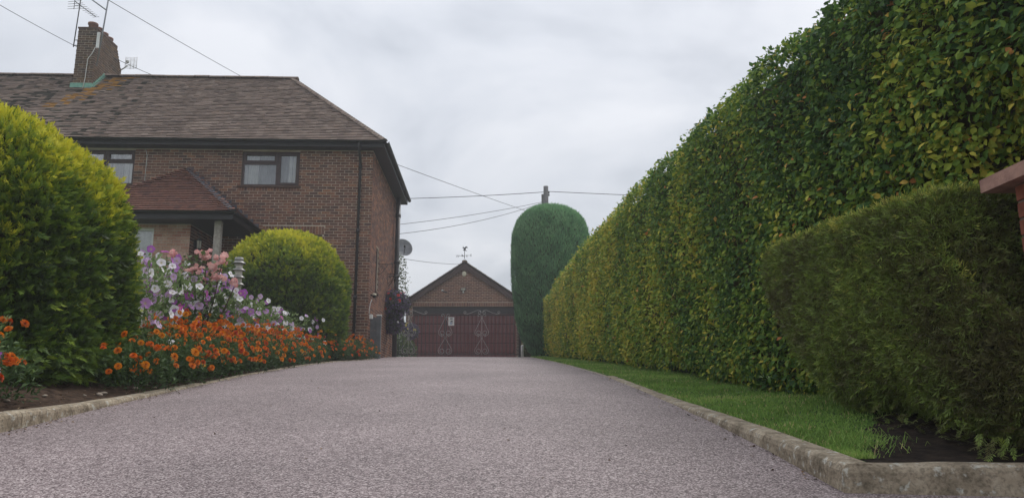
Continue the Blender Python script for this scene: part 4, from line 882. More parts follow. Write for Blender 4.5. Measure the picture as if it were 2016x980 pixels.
def rev_hull(profile, c, n=64, ab=(1, 1), ex=2):
    """surface of revolution hull: vertices grid from (r,z) profile"""
    V = []; 
    for r, z in profile:
        for k in range(n):
            a = 2*math.pi*k/n; q = (abs(math.cos(a)/ab[0])**ex + abs(math.sin(a)/ab[1])**ex) ** (-1/ex); V.append((c[0]+r*q*math.cos(a), c[1]+r*q*math.sin(a), z))
    F = []
    for i in range(len(profile)-1):
        for k in range(n): a, b, d, e = i*n+k, i*n+(k+1)%n, (i+1)*n+(k+1)%n, (i+1)*n+k; F += [(a,b,d),(a,d,e)]
    return np.array(V, float), np.array(F)
def sample(V, F, N, weight=None):
    A, B, C = V[F[:,0]], V[F[:,1]], V[F[:,2]]; n = np.cross(B-A, C-A); ar = np.linalg.norm(n, axis=1)/2; ctr = (A+B+C)/3; nn = norm(n)
    w = ar * (weight(ctr, nn) if weight is not None else 1); w = w / w.sum(); idx = rng.choice(len(F), N, p=w)
    u, v = rng.random(N), rng.random(N); f = u+v > 1; u[f], v[f] = 1-u[f], 1-v[f]
    return A[idx] + (B-A)[idx]*u[:,None] + (C-A)[idx]*v[:,None], nn[idx]
def facing(back=.25):
    def w(c, n): d = norm(-c); return np.where((d*n).sum(1) > -.25, 1.0, back)
    return w
def nz(P, s=1.0, seed=0):
    x, y, z = (P*s).T; k = seed*1.7
    return (np.sin(x*1.7+y*2.3+k)*np.sin(z*2.1-y*1.1+k*2)+.6*np.sin(x*4.1-z*3.7+k)*np.sin(y*4.9+z*1.9)+.35*np.sin(x*9.7+z*8.3)*np.sin(y*8.9-x*3.1+k))/1.3
def shrink_hull(V, c, s): return (V - c) * s + c
def densify(prof, n):
    p = np.array(prof); t = np.concatenate([[0], np.cumsum(np.hypot(*np.diff(p, axis=0).T))]); q = np.linspace(0, t[-1], n); return list(zip(np.interp(q, t, p[:,0]), np.interp(q, t, p[:,1])))

# ------------------------------------------------------------------ topiary and hedges
def topiary(name, label, c, profile, N, size, needles, mat, tintf, group=None, lump=.06, nl=.34, nw=.032, outf=.8, upf=.35, trunk=.12, back=.25, seed=1, ab=(1, 1), ex=2):
    t = thing(name, label, 'shrub', (c[0], c[1], profile[0][1]), 0.0, group); base = np.array((c[0], c[1], profile[0][1]))
    V, F = rev_hull(densify(profile, 26), c, 64, ab, ex); Pn = norm(V - np.array((c[0], c[1], (profile[0][1]+profile[-1][1])/2)))
    Vd = V + Pn * (nz(V, 1.6, seed)*lump)[:, None]
    inner = V - Pn * .12
    link('shade_hull', np_mesh('shade_hull', inner - base, F, M['core'], smooth=True), t)  # added closed dark hull, blocks light through the crown
    P, n = sample(Vd, F, N, facing(back)); P = P + n*rng.normal(-.022, .026, (N,1))
    ax = norm(n*outf + np.array((0,0,upf)) + rng.normal(0, .55, (N,3))); M3 = frames(ax, n + rng.normal(0,.6,(N,3)))
    allp = []; K = 3; which = rng.integers(0, K, N); tint = np.clip(tintf(P, n), 0, 1)
    for k in range(K):
        sv_, sf_ = sprig(needles, nl, nw, 1.0, k + 10, .6); i = which == k
        # the tips of each shoot are paler than its base
        base_t = tint[i]; tv = np.clip(base_t[:, None] + (sv_[:, 1] - .6)[None] * .22, 0, 1)
        allp.append(replicate(sv_, sf_, M3[i], P[i]-base, size*rng.uniform(.7, 1.25, i.sum()), tv))
    V, F, T = join_np(allp); cr = tag(link('crown', np_mesh('crown', V, F, mat, T), t), kind='stuff')
    m = MB(); m.tube([(0,0,-.15),(.02,.01,.35),(0,0,.9)], [trunk, trunk*.85, trunk*.6], 9); m.build('trunk', M['bark'], t)
    return t
LYC = (-5.28, 6.70)
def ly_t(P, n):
    top = np.clip((P[:,2]-1.0)/1.5, 0, 1); brown = np.clip((n[:,0]-.45)*3, 0, 1) * np.clip((2.3-P[:,2]), 0, 1) * np.clip((7.75-P[:,1])*3, 0, 1)  # drive side face darkened: its shade is put into the tint
    lit_rim = np.clip((P[:,1]-7.4)*3, 0, 1) * (P[:,0] > -4.4)  # sunlit far edge painted into the tint
    return .52 + .18*nz(P, 2.2, 3) + .34*top + rng.normal(0, .18, len(P)) - .32*brown + .36*lit_rim + .12*(n[:,2] > .3)
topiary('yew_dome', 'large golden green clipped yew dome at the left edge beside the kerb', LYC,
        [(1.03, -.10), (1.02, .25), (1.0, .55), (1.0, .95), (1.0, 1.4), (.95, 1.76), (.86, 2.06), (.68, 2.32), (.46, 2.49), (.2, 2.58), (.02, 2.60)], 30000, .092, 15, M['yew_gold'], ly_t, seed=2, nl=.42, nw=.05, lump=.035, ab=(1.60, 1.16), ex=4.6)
ly = bpy.data.objects['yew_dome']; NS = 1500; an = rng.uniform(-1.9, .9, NS); q = (np.abs(np.cos(an)/1.60)**4.6 + np.abs(np.sin(an)/1.16)**4.6) ** (-1/4.6) * rng.uniform(.98, 1.12, NS)
Ps_ = np.stack([LYC[0] + q*np.cos(an), LYC[1] + q*np.sin(an), np.zeros(NS)], 1); Ps_[:,2] = [bedz(a, b) + random.uniform(.01, .32) for a, b, _ in Ps_]
od = np.stack([np.cos(an), np.sin(an), np.full(NS, -.25)], 1); sv_, sf_ = sprig(16, .40, .045, 1.0, 91, .6)
V, F, T = replicate(sv_, sf_, frames(norm(od + rng.normal(0,.45,(NS,3))), np.array((0,0,1.)) + rng.normal(0,.5,(NS,3))), Ps_ - np.array(ly.location), .10*rng.uniform(.7,1.3,NS), np.clip(rng.normal(.36,.14,NS), 0, 1)); tag(link('low_shoots', np_mesh('low_shoots', V, F, M['yew_gold'], T), ly), kind='stuff')
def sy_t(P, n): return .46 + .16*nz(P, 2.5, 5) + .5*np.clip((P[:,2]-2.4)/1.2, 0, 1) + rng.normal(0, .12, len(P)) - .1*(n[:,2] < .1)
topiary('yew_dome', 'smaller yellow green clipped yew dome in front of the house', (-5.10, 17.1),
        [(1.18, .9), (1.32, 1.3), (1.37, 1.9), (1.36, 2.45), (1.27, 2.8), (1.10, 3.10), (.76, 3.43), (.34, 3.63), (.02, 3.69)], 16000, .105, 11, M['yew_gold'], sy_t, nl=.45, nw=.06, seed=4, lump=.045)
# tall conifer
con = thing('clipped_conifer', 'tall dark green clipped conifer column beyond the hedge', 'conifer', (1.36, 26.5, 1.4)); cb = np.array((1.36, 26.5, 1.4))
prof = [(.62, 1.38), (.80, 1.6), (1.0, 1.95), (1.20, 2.6), (1.31, 3.6), (1.37, 4.8), (1.33, 5.5), (1.20, 6.05), (.95, 6.36), (.55, 6.57), (.1, 6.64)]
V, F = rev_hull(densify(prof, 26), (1.36, 26.5)); ctr = np.array((1.36, 26.5, 4.2)); Pn = norm(V - ctr)
link('shade_hull', np_mesh('shade_hull', V - Pn*.10 - cb, F, M['core'], smooth=True), con)
N = 46000; P, n = sample(V + Pn*(nz(V, 2.0, 7)*.03)[:,None], F, N, facing(.3)); P = P + n*rng.normal(-.02, .022, (N,1))
ax = norm(np.array((0,0,1.)) + n*.45 + rng.normal(0, .16, (N,3))); M3 = frames(ax, n + rng.normal(0,.5,(N,3)))
sv_ = np.array([(0,0,0),(-.07,.45,.02),(0,1,0),(.07,.45,.02),(-.16,.75,0),(.15,.85,0)]); sf_ = np.array([(0,1,2),(0,2,3),(0,4,1),(0,3,5)])
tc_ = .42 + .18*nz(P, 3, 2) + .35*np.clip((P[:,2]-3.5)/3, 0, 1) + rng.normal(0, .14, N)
V, F, T = replicate(sv_, sf_, M3, P - cb, .125*rng.uniform(.6, 1.3, N), np.clip(tc_, 0, 1)); tag(link('crown', np_mesh('crown', V, F, M['conifer'], T), con), kind='stuff')
m = MB(); m.tube([(0,0,-.1),(0,0,1.2)], [.14, .1], 8); m.build('trunk', M['bark'], con)
# added hedge, a dark backdrop over the bright gap behind the conifer
dh = thing('backdrop_hedge', 'added low dark hedge filling the gap behind the foot of the conifer', 'hedge', (2.3, 29.5, 1.45))
m = MB(); m.bevbox((-1.85, -.3, -.1), (2.5, .3, 1.05), .12); m.build('shade_hull', M['core'], dh)
V, F = np.array(m.v), []
for q in m.f: F += [(q[0], q[k], q[k+1]) for k in range(1, len(q)-1)]
P, n = sample(V, np.array(F), 5000); P = P + n*rng.normal(.02, .04, (5000,1)); M3 = frames(rng.normal(0,1,(5000,3)) + n, n + rng.normal(0,.5,(5000,3)))
V, F, T = replicate(LEAF4_V, LEAF4_F, M3, P, .09*rng.uniform(.7,1.3,5000), rng.random(5000)*.5); tag(link('foliage', np_mesh('foliage', V, F, M['yew_dark'], T), dh), kind='stuff')
# beech hedge
def hx(y): return 2.4 - .0552*y
bh = thing('beech_hedge', 'very tall clipped beech hedge along the right of the drive', 'hedge', (hx(14), 14, G(14))); bb = np.array((hx(14), 14, G(14)))
def hsec(y, k):
    H = float(np.interp(y, [2, 4.7, 6.4, 9.4, 15, 20, 23, 24.6, 25.3], [2.95, 2.95, 2.92, 2.86, 2.70, 2.48, 2.20, 1.82, 1.3])); g = G(y) + .06
    face = [(.16, 0), (.05, .2), (0, .6), (0, 1.2), (.02, 1.8), (.05, H-.42), (.12, H-.2), (.24, H-.06), (.42, H), (.8, H+.02), (1.15, H-.1), (1.3, H-.5), (1.32, .9), (1.3, 0)]
    sh = 0.0 if y < 24.5 else (y - 24.5) * .35
    o, z = face[k]; o += .42 * smooth01((3.75-y)/.3) * smooth01((1.25-g-z)/.2) * (o < .6)
    return (hx(y) + o + (sh if o < .6 else -sh), y, g + z)
ysn = list(np.arange(2.2, 24.6, .25)) + [24.6, 24.9, 25.15, 25.3]; NK = 14
V = np.array([hsec(y, k) for y in ysn for k in range(NK)], float); F = []
for i in range(len(ysn)-1):
    for k in range(NK-1): a, b, c, d = i*NK+k, i*NK+k+1, (i+1)*NK+k+1, (i+1)*NK+k; F += [(a,c,b),(a,d,c)]
e0 = (len(ysn)-1)*NK
for k in range(1, NK-1): F.append((e0, e0+k+1, e0+k))
F = np.array(F)
A_, B_, C_ = V[F[:,0]], V[F[:,1]], V[F[:,2]]; fn = norm(np.cross(B_-A_, C_-A_))
vn = np.zeros_like(V); 
for k in range(3): np.add.at(vn, F[:,k], fn)
vn = norm(vn)
if (vn[len(ysn)//2*NK+3, 0]) > 0: F = F[:, ::-1]; vn = -vn; fn = -fn
link('shade_hull', np_mesh('shade_hull', V - vn*.15 - bb, F, M['core_brown'], smooth=True), bh)
Vd = V + vn*(nz(V, 1.1, 9)*.07)[:,None]
def hw(c, n): d = np.linalg.norm(c, axis=1); vis = np.where((norm(-c)*n).sum(1) > -.2, 1.0, .12); return vis * np.clip(9/np.maximum(d, 3.2), .45, 2.6)
N = 150000; P, n = sample(Vd, F, N, hw); P = P + n*rng.normal(-.03, .036, (N,1))
d_ = np.linalg.norm(P, axis=1)
nrm_ = norm(n*.8 + np.array((0,0,.55)) + rng.normal(0, .5, (N,3))); tip = norm(np.array((0,0,-.55)) + n*.55 + rng.normal(0, .65, (N,3)))
M3 = frames(tip, nrm_)
yel = np.clip((P[:,1]-6)/10, 0, 1); hi_ = np.clip((P[:,2]-np.interp(P[:,1], GY, GZ)-1.5), 0, 1)
tb = .36 + .20*nz(P, .9, 11) + .10*nz(P, 3.1, 4) + .32*yel - .12*hi_*(1-yel*.5) + rng.normal(0, .19, N)
tb = np.where(rng.random(N) < .014, rng.uniform(.86, 1.0, N), np.clip(tb, 0, .86)); sz = (.043 + .020*np.clip((d_-6)/12, 0, 1)) * rng.uniform(.6, 1.45, N)
near = d_ < 7.0
pa = replicate(LEAF_V, LEAF_F, M3[near], P[near]-bb, sz[near], tb[near]); pb = replicate(LEAF4_V, LEAF4_F, M3[~near], P[~near]-bb, sz[~near], tb[~near])
V_, F_, T_ = join_np([pa, pb]); tag(link('foliage', np_mesh('foliage', V_, F_, M['beech'], T_), bh), kind='stuff')
me_l = np_mesh('leaf', LEAF_V, LEAF_F, M['beech_obj'])
Pn_, nn_ = sample(Vd, F, 5000, lambda c, n: ((c[:,1] > 3.6) & (c[:,1] < 8.5) & (n[:,0] < -.3)).astype(float))
yew_hide = (Pn_[:,1] < 5.9) & (Pn_[:,2] < .95 + (Pn_[:,1] - 4.3) * .55)
sel = np.where(~yew_hide)[0][:300]
for i in sel:
    nr = norm((nn_[i]*.8 + np.array((0,0,.6)) + rng.normal(0,.4,3))[None]); tp = norm((np.array((0,0,-.5)) + nn_[i]*.6 + rng.normal(0,.55,3))[None]); fm = frames(tp, nr)[0]; s = .056*rng.uniform(.7, 1.25)
    o = link('leaf', me_l, bh); mt = Matrix(fm.tolist()).to_4x4() @ Matrix.Scale(s, 4); mt.translation = Vector((Pn_[i] + nn_[i]*.02 - bb).tolist()); o.matrix_local = mt
for k in range(9):
    m = MB(); yy = 4 + k*2.3; m.tube([(hx(yy)+.5-bb[0], yy-bb[1], G(yy)-.1-bb[2]), (hx(yy)+.55-bb[0], yy+.1-bb[1], G(yy)+1.2-bb[2])], [.06, .03], 7); m.build('stem', M['bark'], bh)
# low yew hedge on the right
yh = thing('yew_hedge', 'low dark clipped yew hedge in front of the beech hedge at the kerb corner', 'hedge', (2.2, 4.2, G(4.2))); yb_ = np.array((2.2, 4.2, G(4.2)))
ny, nk = 22, 16; V = []
def yew_pt(s, k):
    v = k / (nk - 1)                                    # 0 bottom of drive face, up over the top to the back
    prof = [(.34, 0.0), (.16, .05), (.06, .14), (.01, .28), (0, .45), (0, .62), (0, .8), (.005, .93), (.025, .99), (.07, 1.0), (.3, 1.005), (.6, 1.0), (.78, .97), (.82, .7), (.82, .3), (.75, 0.0)]
    o, h = prof[k]
    yfar = 5.85 - 1.2 * (1 - min(1, h / .8)) ** 1.3; ynear = 3.10 + .38*smooth01((h-.45)/.25)
    y = ynear + (yfar - ynear) * s
    fx = float(np.interp(y, [3.1, 4.2, 5.0, 5.8], [2.0, 1.84, 1.83, 1.89])) + .14*smooth01((y-yfar+.25)/.25)**2 + .05*smooth01((3.4-y)/.3)
    zb = G(y) + kr(y) + .06 + .04*math.sin(y*5); zt = float(np.interp(y, [3.1, 5.6], [.93, 1.08])) - .06*smooth01((y-yfar+.3)/.3)
    return (fx + o*(1 - .5*smooth01((y-yfar+.2)/.2)) , y, zb + (zt - zb)*h)
V = np.array([yew_pt(i/(ny-1), k) for i in range(ny) for k in range(nk)]); F = []
for i in range(ny-1):
    for k in range(nk-1): a, b, c, d = i*nk+k, i*nk+k+1, (i+1)*nk+k+1, (i+1)*nk+k; F += [(a,b,c),(a,c,d)]
for e0, fl_ in ((0, 1), ((ny-1)*nk, -1)):
    for k in range(1, nk-1): F.append((e0, e0+k, e0+k+1)[::fl_])
F = np.array(F); A_, B_, C_ = V[F[:,0]], V[F[:,1]], V[F[:,2]]; fn = norm(np.cross(B_-A_, C_-A_))
ct_ = V.mean(0); flip = ((A_+B_+C_)/3 - ct_); sgn = np.sign((fn*flip).sum(1)); F[sgn < 0] = F[sgn < 0][:, ::-1]; fn = fn*sgn[:,None]
vn = np.zeros_like(V)
for k in range(3): np.add.at(vn, F[:,k], fn)
vn = norm(vn); Vd = V + vn*(nz(V, 3.0, 6)*.008)[:,None]
link('shade_hull', np_mesh('shade_hull', V - vn*.05 - yb_, F, M['core'], smooth=True), yh)
N = 46000; P, n = sample(Vd, F, N, facing(.2)); P = P + n*rng.normal(-.016, .009, (N,1))
ax = norm(n*.35 + rng.normal(0, .55, (N,3)) + np.array((-.05,-.35,.0))); M3 = frames(ax, n + rng.normal(0,.5,(N,3)))
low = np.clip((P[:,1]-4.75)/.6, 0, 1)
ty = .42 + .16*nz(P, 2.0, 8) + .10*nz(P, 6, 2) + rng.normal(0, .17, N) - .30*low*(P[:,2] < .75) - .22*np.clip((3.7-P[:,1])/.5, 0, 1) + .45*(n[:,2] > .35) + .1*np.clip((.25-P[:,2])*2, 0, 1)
allp = []; which = rng.integers(0, 3, N)
for k in range(3):
    sv_, sf_ = sprig(6, .85, .062, 1.0, 30+k, .95); i = which == k
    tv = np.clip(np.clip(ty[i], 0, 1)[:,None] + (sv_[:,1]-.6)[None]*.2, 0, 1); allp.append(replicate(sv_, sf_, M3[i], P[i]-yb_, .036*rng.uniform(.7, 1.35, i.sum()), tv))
# loose skirts hanging to the soil
NS = 420; sk = np.stack([rng.uniform(1.9, 2.7, NS), rng.uniform(3.15, 4.1, NS), np.zeros(NS)], 1); sk[:,2] = [G(q[1])+kr(q[1])+rng.uniform(.0, .14) for q in sk]
sv_, sf_ = sprig(20, .36, .026, 1.0, 77, .5); M3s = frames(norm(np.array((-.4,-.6,-.1)) + rng.normal(0,.45,(NS,3))), np.array((0,0,1.)) + rng.normal(0,.3,(NS,3)))
allp.append(replicate(sv_, sf_, M3s, sk-yb_, .085*rng.uniform(.7,1.3,NS), np.clip(rng.normal(.4,.15,NS),0,1)))
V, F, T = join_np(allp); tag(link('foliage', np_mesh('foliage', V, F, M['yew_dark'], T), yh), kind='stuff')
for k in range(5): m = MB(); yy = 3.4+k*.42; m.tube([(.12, yy-4.2, G(yy)-yb_[2]-.1), (.14, yy-4.17, G(yy)-yb_[2]+.5)], [.03,.02], 7); m.build('stem', M['bark'], yh)
# gate pier at the right edge
pr = thing('brick_gate_pier', 'red brick gate pier with pink sandstone coping at the right edge', 'pier', (2.42, 2.98, G(3.0)))
zc = .965 - G(3.0)
M['pier_mortar'] = simple('pier_mortar', (0.22, 0.17, 0.14), 0.95, 0.1)
m = MB(); m.box((-.235, -.30, -.2), (.24, .24, zc-.06)); pcore = m.build('pier_core', M['pier_mortar'], pr)
M['red_brick'] = ramped('red_pier_brick', [(0, (0.255, 0.090, 0.055)), (0.5, (0.204, 0.075, 0.050)), (1, (0.289, 0.120, 0.070))], 'both', 0.9, 0.12, noise=0.25)
pb_m = unit_brick('brick', .215, M['red_brick']); ph_m = unit_brick('brick', .1, M['red_brick']); row = 0; z = -.15
while z + .07 < zc - .06:
    for yy, mm_ in (((.1305, pb_m), (-.0945, pb_m), (-.257, ph_m)) if row % 2 == 0 else ((.188, ph_m), (.0205, pb_m), (-.2045, pb_m))): link('brick', mm_, pcore, (-.235, yy, z + .0375), (0, 0, R(-90)))
    for xx in (-.12, .115): link('brick', pb_m, pcore, (xx, .24, z + .0375), (0, 0, R(180)))
    row += 1; z += .075
m = MB(); x0, x1, y0, y1 = -.31, .31, -.38, .37
m.add([(x0,y0,zc-.06),(x1,y0,zc-.06),(x1,y1,zc-.06),(x0,y1,zc-.06),(x0,y0,zc+.0),(x1,y0,zc+.0),(x1,y1,zc+.0),(x0,y1,zc+.0),(0,-.05,zc+.07)], [(3,2,1,0),(0,1,5,4),(1,2,6,5),(2,3,7,6),(3,0,4,7),(4,5,8),(5,6,8),(6,7,8),(7,4,8)]); m.build('coping', M['sandstone'], pr)

# ------------------------------------------------------------------ grass on the verge
def verge_ok(x, y): return x > RE(y) + .118 and x < hx(y) + .35 and not (x > max(RE(y)+.13, 1.50+(y-3.4)*.48) + random.gauss(0, .05) and y < 5.0)
Ps = []
while len(Ps) < 52000:
    y = 3.25 + 22.8 * random.random() ** 2.3; x = random.uniform(RE(y) + .10, hx(y) + .35)
    if verge_ok(x, y): Ps.append((x, y, vergez(x, y)))
P = np.array(Ps); N = len(P); lean = norm(np.stack([rng.normal(0,.45,N), rng.normal(-.1,.45,N), np.ones(N)], 1)); tv_ = np.array([(-.5,0,0),(.5,0,0),(0,1,0)]); az = rng.uniform(0, 2*np.pi, N); side = np.stack([np.cos(az), np.sin(az), np.zeros(N)], 1)
h = rng.uniform(.012, .028, N) * (1 + .5*(nz(P, 2.0, 1) > .5)) * (1 + .6*np.clip((P[:,1]-9)/15, 0, 1)); wd = .0022*(1 + P[:,1]/7)
V = np.stack([P - side*wd[:,None], P + side*wd[:,None], P + lean*h[:,None]], 1).reshape(-1, 3); F = np.arange(3*N).reshape(-1, 3)
tg = np.clip(.45 + .32*nz(P, 1.3, 3) + rng.normal(0, .18, N), 0, .92); tg = np.where(rng.random(N) < .03 + .12*(nz(P, 1.9, 8) > .55), 1.0, tg)
tag(link('grass', np_mesh('grass', V, F, M['grass'], np.repeat(tg, 3))), 'short mown grass on the verge under the beech hedge', kind='stuff')
# longer tuft at the kerb corner
NT = 320; tx = np.stack([rng.normal(1.58, .10, NT), rng.normal(3.68, .14, NT), np.zeros(NT)], 1); tx[:,2] = [vergez(q[0], q[1]) for q in tx]
dirs = norm(np.stack([rng.normal(.15,.6,NT), rng.normal(-.2,.6,NT), np.full(NT, 1.0)],1)); hh = rng.uniform(.04,.11,NT)[:,None]; sd_ = norm(np.cross(dirs, rng.normal(0,1,(NT,3))))*.0014
mid = tx + dirs*hh*.6; end = mid + norm(dirs + np.array((0,0,-1.2)))*hh*.45
base_ = np.array((1.56, 3.62, vergez(1.56, 3.62)))
V = np.stack([tx-sd_, tx+sd_, mid-sd_*.8, mid+sd_*.8, end], 1).reshape(-1,3) - base_; F = (np.arange(NT)[:,None,None]*5 + np.array([(0,1,3),(0,3,2),(2,3,4)])[None]).reshape(-1,3)
tag(link('long_grass', np_mesh('long_grass', V, F, M['grass'], np.repeat(np.clip(rng.normal(.55,.2,NT),0,1), 5)), None, base_), 'long arching grass behind the kerb corner', kind='stuff')

# ------------------------------------------------------------------ flowers
def marigold_head(seed):
    r_ = random.Random(seed); V = []; F = []; T = []
    for ring, (n, r0, z0, tilt, L_) in enumerate(((9, .25, -.06, .05, .85), (9, .22, .05, .35, .75), (8, .15, .15, .8, .62), (5, .06, .22, 1.2, .45))):
        for k in range(n):
            a = 2*math.pi*(k + .5*(ring % 2))/n + r_.uniform(-.12,.12); t = tilt + r_.uniform(-.12,.12); w = .26*L_ + .06
            d = Vector((math.cos(a)*math.cos(t), math.sin(a)*math.cos(t), math.sin(t))); s = Vector((-math.sin(a), math.cos(a), 0)); b = Vector((math.cos(a)*r0, math.sin(a)*r0, z0)); o = len(V)
            V += [b - s*w*.5, b + s*w*.5, b + d*L_*.75 + s*w, b + d*L_*.95 + Vector((0,0,-.05)), b + d*L_*.75 - s*w]; T += [1, 1, .18, 0, .18]; F += [(o, o+1, o+2), (o, o+2, o+3), (o, o+3, o+4), (o, o+4, o)][:3] + [(o, o+3, o+4)]
    F = [f for i, f in enumerate(F)]
    return np_mesh('flower_head', np.array([tuple(v) for v in V]), np.array(F), M['marigold'], np.array(T)*.8)
MH = [marigold_head(k) for k in range(4)]
def petunia_head(seed, mat, depth=.35):
    r_ = random.Random(seed); V = [(0,0,-depth)]; T = [1.0]; F = []; n = 20
    for rad, z, tt in ((.16, -depth*.55, .75), (.30, -.12, .15), (.7, .0, 0), (1.0, .02, 0)):
        for k in range(n):
            a = 2*math.pi*k/n; lob = (1 - .16*abs(math.cos(2.5*a))**3) if rad > .6 else 1; V.append((rad*lob*math.cos(a), rad*lob*math.sin(a), z + (r_.uniform(-.07,.07) + .06*math.sin(5*a+1) if rad > .6 else 0))); T.append(tt)
    for k in range(n): F.append((0, 1+k, 1+(k+1)%n))
    for i in range(3):
        for k in range(n): a, b, c, d = 1+i*n+k, 1+i*n+(k+1)%n, 1+(i+1)*n+(k+1)%n, 1+(i+1)*n+k; F += [(a,d,c),(a,c,b)]
    return np_mesh('blossom', np.array(V), np.array(F), mat, np.array(T), smooth=True)
PH = [petunia_head(k, M['petunia']) for k in range(4)]; RBH = [petunia_head(k+9, M['redbloom']) for k in range(2)]; YBH = [petunia_head(k+19, M['yellowbloom']) for k in range(2)]
def rose_head(seed):
    r_ = random.Random(seed); V = []; T = []; F = []
    for ring, (n, rad, z, tt) in enumerate(((6, .5, 0, 0), (5, .36, .18, .3), (4, .2, .3, .8))):
        for k in range(n):
            a = 2*math.pi*(k+.5*ring)/n + r_.uniform(-.2,.2); c, s = math.cos(a), math.sin(a); o = len(V); w = rad*.85
            V += [(c*rad*.2, s*rad*.2, z-.15), (c*rad-s*w, s*rad+c*w, z+.05), (c*(rad+.42), s*(rad+.42), z+.18), (c*rad+s*w, s*rad-c*w, z+.05)]; T += [1, tt, tt, tt]; F += [(o,o+1,o+2),(o,o+2,o+3)]
    return np_mesh('rose_bloom', np.array(V), np.array(F), M['rose'], np.array(T))
RH = [rose_head(k) for k in range(3)]
def leafy(name, N, rx, h, mat, seed, lw=.32, ll=.06, h0=.0, up=.4, dome=True, fill=.55):
    """mound of narrow leaves with a few stems"""
    r_ = np.random.default_rng(seed); a = r_.uniform(0, 2*np.pi, N); rr = rx*np.sqrt(r_.random(N)); zz = r_.random(N)**.8
    P = np.stack([rr*np.cos(a), rr*np.sin(a), h0 + zz*h*(np.sqrt(np.maximum(0, 1-(rr/rx)**2*.75)) if dome else 1)], 1)
    dr_ = norm(np.stack([np.cos(a), np.sin(a), np.zeros(N)],1)*.7 + np.array((0,0,up)) + r_.normal(0,.55,(N,3))); M3 = frames(dr_, np.array((0,0,1.)) + r_.normal(0,.5,(N,3)))
    tv = LEAF4_V * np.array((lw/.3, 1, 1)); V, F, T = replicate(tv, LEAF4_F, M3, P, ll*r_.uniform(.6,1.4,N), np.clip(.25 + .5*zz + r_.normal(0,.18,N), 0, 1))
    ns = 9; sv = []; sf = []; st = []
    for k in range(ns):
        an = r_.uniform(0, 6.28); q = r_.uniform(.3,.9)*rx; top = np.array((q*math.cos(an), q*math.sin(an), h0+h*.8)); s = np.array((-math.sin(an), math.cos(an), 0))*.004; b = np.array((top[0]*.3, top[1]*.3, -.05)); o = len(V)+len(sv)
        sv += [b-s, b+s, top+s*.6, top-s*.6]; sf += [(o,o+1,o+2),(o,o+2,o+3)]; st += [.35]*4
    return np_mesh(name, np.concatenate([V, np.array(sv)]), np.concatenate([F, np.array(sf)]), mat, np.concatenate([T, st]))
MF = [leafy('foliage', 900, .28, .40, M['mleaf'], k, .17, .045, .0) for k in range(4)]
PF = [leafy('foliage', 430, .34, .78, M['pleaf'], 20+k, .24, .062, .05, .7, dome=False) for k in range(4)]
def look_rot(d, spin): 
    q = Vector(d).to_track_quat('Z', 'Y'); return (q.to_matrix() @ Matrix.Rotation(spin, 3, 'Z')).to_euler()
def marigold(x, y, s, nh, label, group, toward=(.45, -.75, .5)):
    z = bedz(x, y); t = thing('marigold_plant', label, 'marigold', (x, y, z), 0.0, group)
    o = link('foliage', random.choice(MF), t, None, (0, 0, random.uniform(0, 6.28))); o.scale = (s, s, s)
    for k in range(nh):
        a = random.gauss(-.9, 1.15); r0 = random.uniform(.08, .31)*s; zz = (.10 + .38*math.sqrt(max(0, 1-(r0/(.32*s))**2)) + random.uniform(-.12, .06))*s
        if random.random() < .35: a = random.gauss(-.7, .6); r0 = .30*s; zz = random.uniform(.08, .30)*s
        d = Vector((math.cos(a)*.5, math.sin(a)*.5, 0)) + Vector(toward)*.5 + Vector((random.gauss(0,.3), random.gauss(0,.3), .25))
        f = link('flower_head', random.choice(MH), t, (r0*math.cos(a), r0*math.sin(a), zz), look_rot(d, random.uniform(0, 6))); q = random.uniform(.026, .037); f.scale = (q, q, q)
    return t
y = 6.72
while y < 19.2:
    for d in (.26, .56, .88):
        if y > 16 and d > .9: continue
        if y < 7.9 and d > .5: continue
        if 15.6 < y < 16.4 and d < .5: continue
        yy = y + random.uniform(-.08, .08) + (.15 if d == .66 else 0); marigold(LE(yy) - d + random.uniform(-.05, .05), yy, random.uniform(1.02, 1.28), 17 if yy < 12 else 14, 'orange marigold in the %s row, %s' % ({.26: 'front', .56: 'middle', .88: 'back'}[d], 'right beside the large yew dome' if yy < 8.2 else 'below the pink rose bush' if yy < 11 else 'below the steel bollard light' if yy < 13.4 else 'in front of the smaller yew dome' if yy < 17.4 else 'at the house corner end of the bed'), 'marigolds edging the drive')
    y += .42 if y < 12 else .5
for (x, y, n) in ((-3.36, 4.98, 18), (-3.62, 5.2, 14), (-3.36, 4.62, 14), (-3.6, 4.8, 10)): marigold(x, y, 1.05, n, 'orange marigold in the clump in front of the large yew dome', 'marigolds at the left edge')
def petunia(x, y, s, nb, label, group, hues=None, hs=1.0):
    z = bedz(x, y); t = thing('petunia_plant', label, 'petunia', (x, y, z), 0.0, group)
    o = link('foliage', random.choice(PF), t, None, (0, 0, random.uniform(0, 6.28))); o.scale = (s, s, hs)
    for k in range(nb):
        a = random.gauss(-.9, 1.2); r0 = random.uniform(.1, .40)*s; zz = random.uniform(.38, 1.08)*hs*.86
        d = Vector((math.cos(a)*.5 + .25, math.sin(a)*.5 - .45, random.uniform(-.1, .6))) + Vector((random.gauss(0,.3), random.gauss(0,.3), 0))
        f = link('blossom', random.choice(PH), t, (r0*math.cos(a), r0*math.sin(a), zz), look_rot(d, random.uniform(0, 6))); q = random.uniform(.042, .062); f.scale = (q, q, q)
        if k % 3 == 0:
            m_ = (r0*math.cos(a), r0*math.sin(a), zz)
    return t
y = 8.1
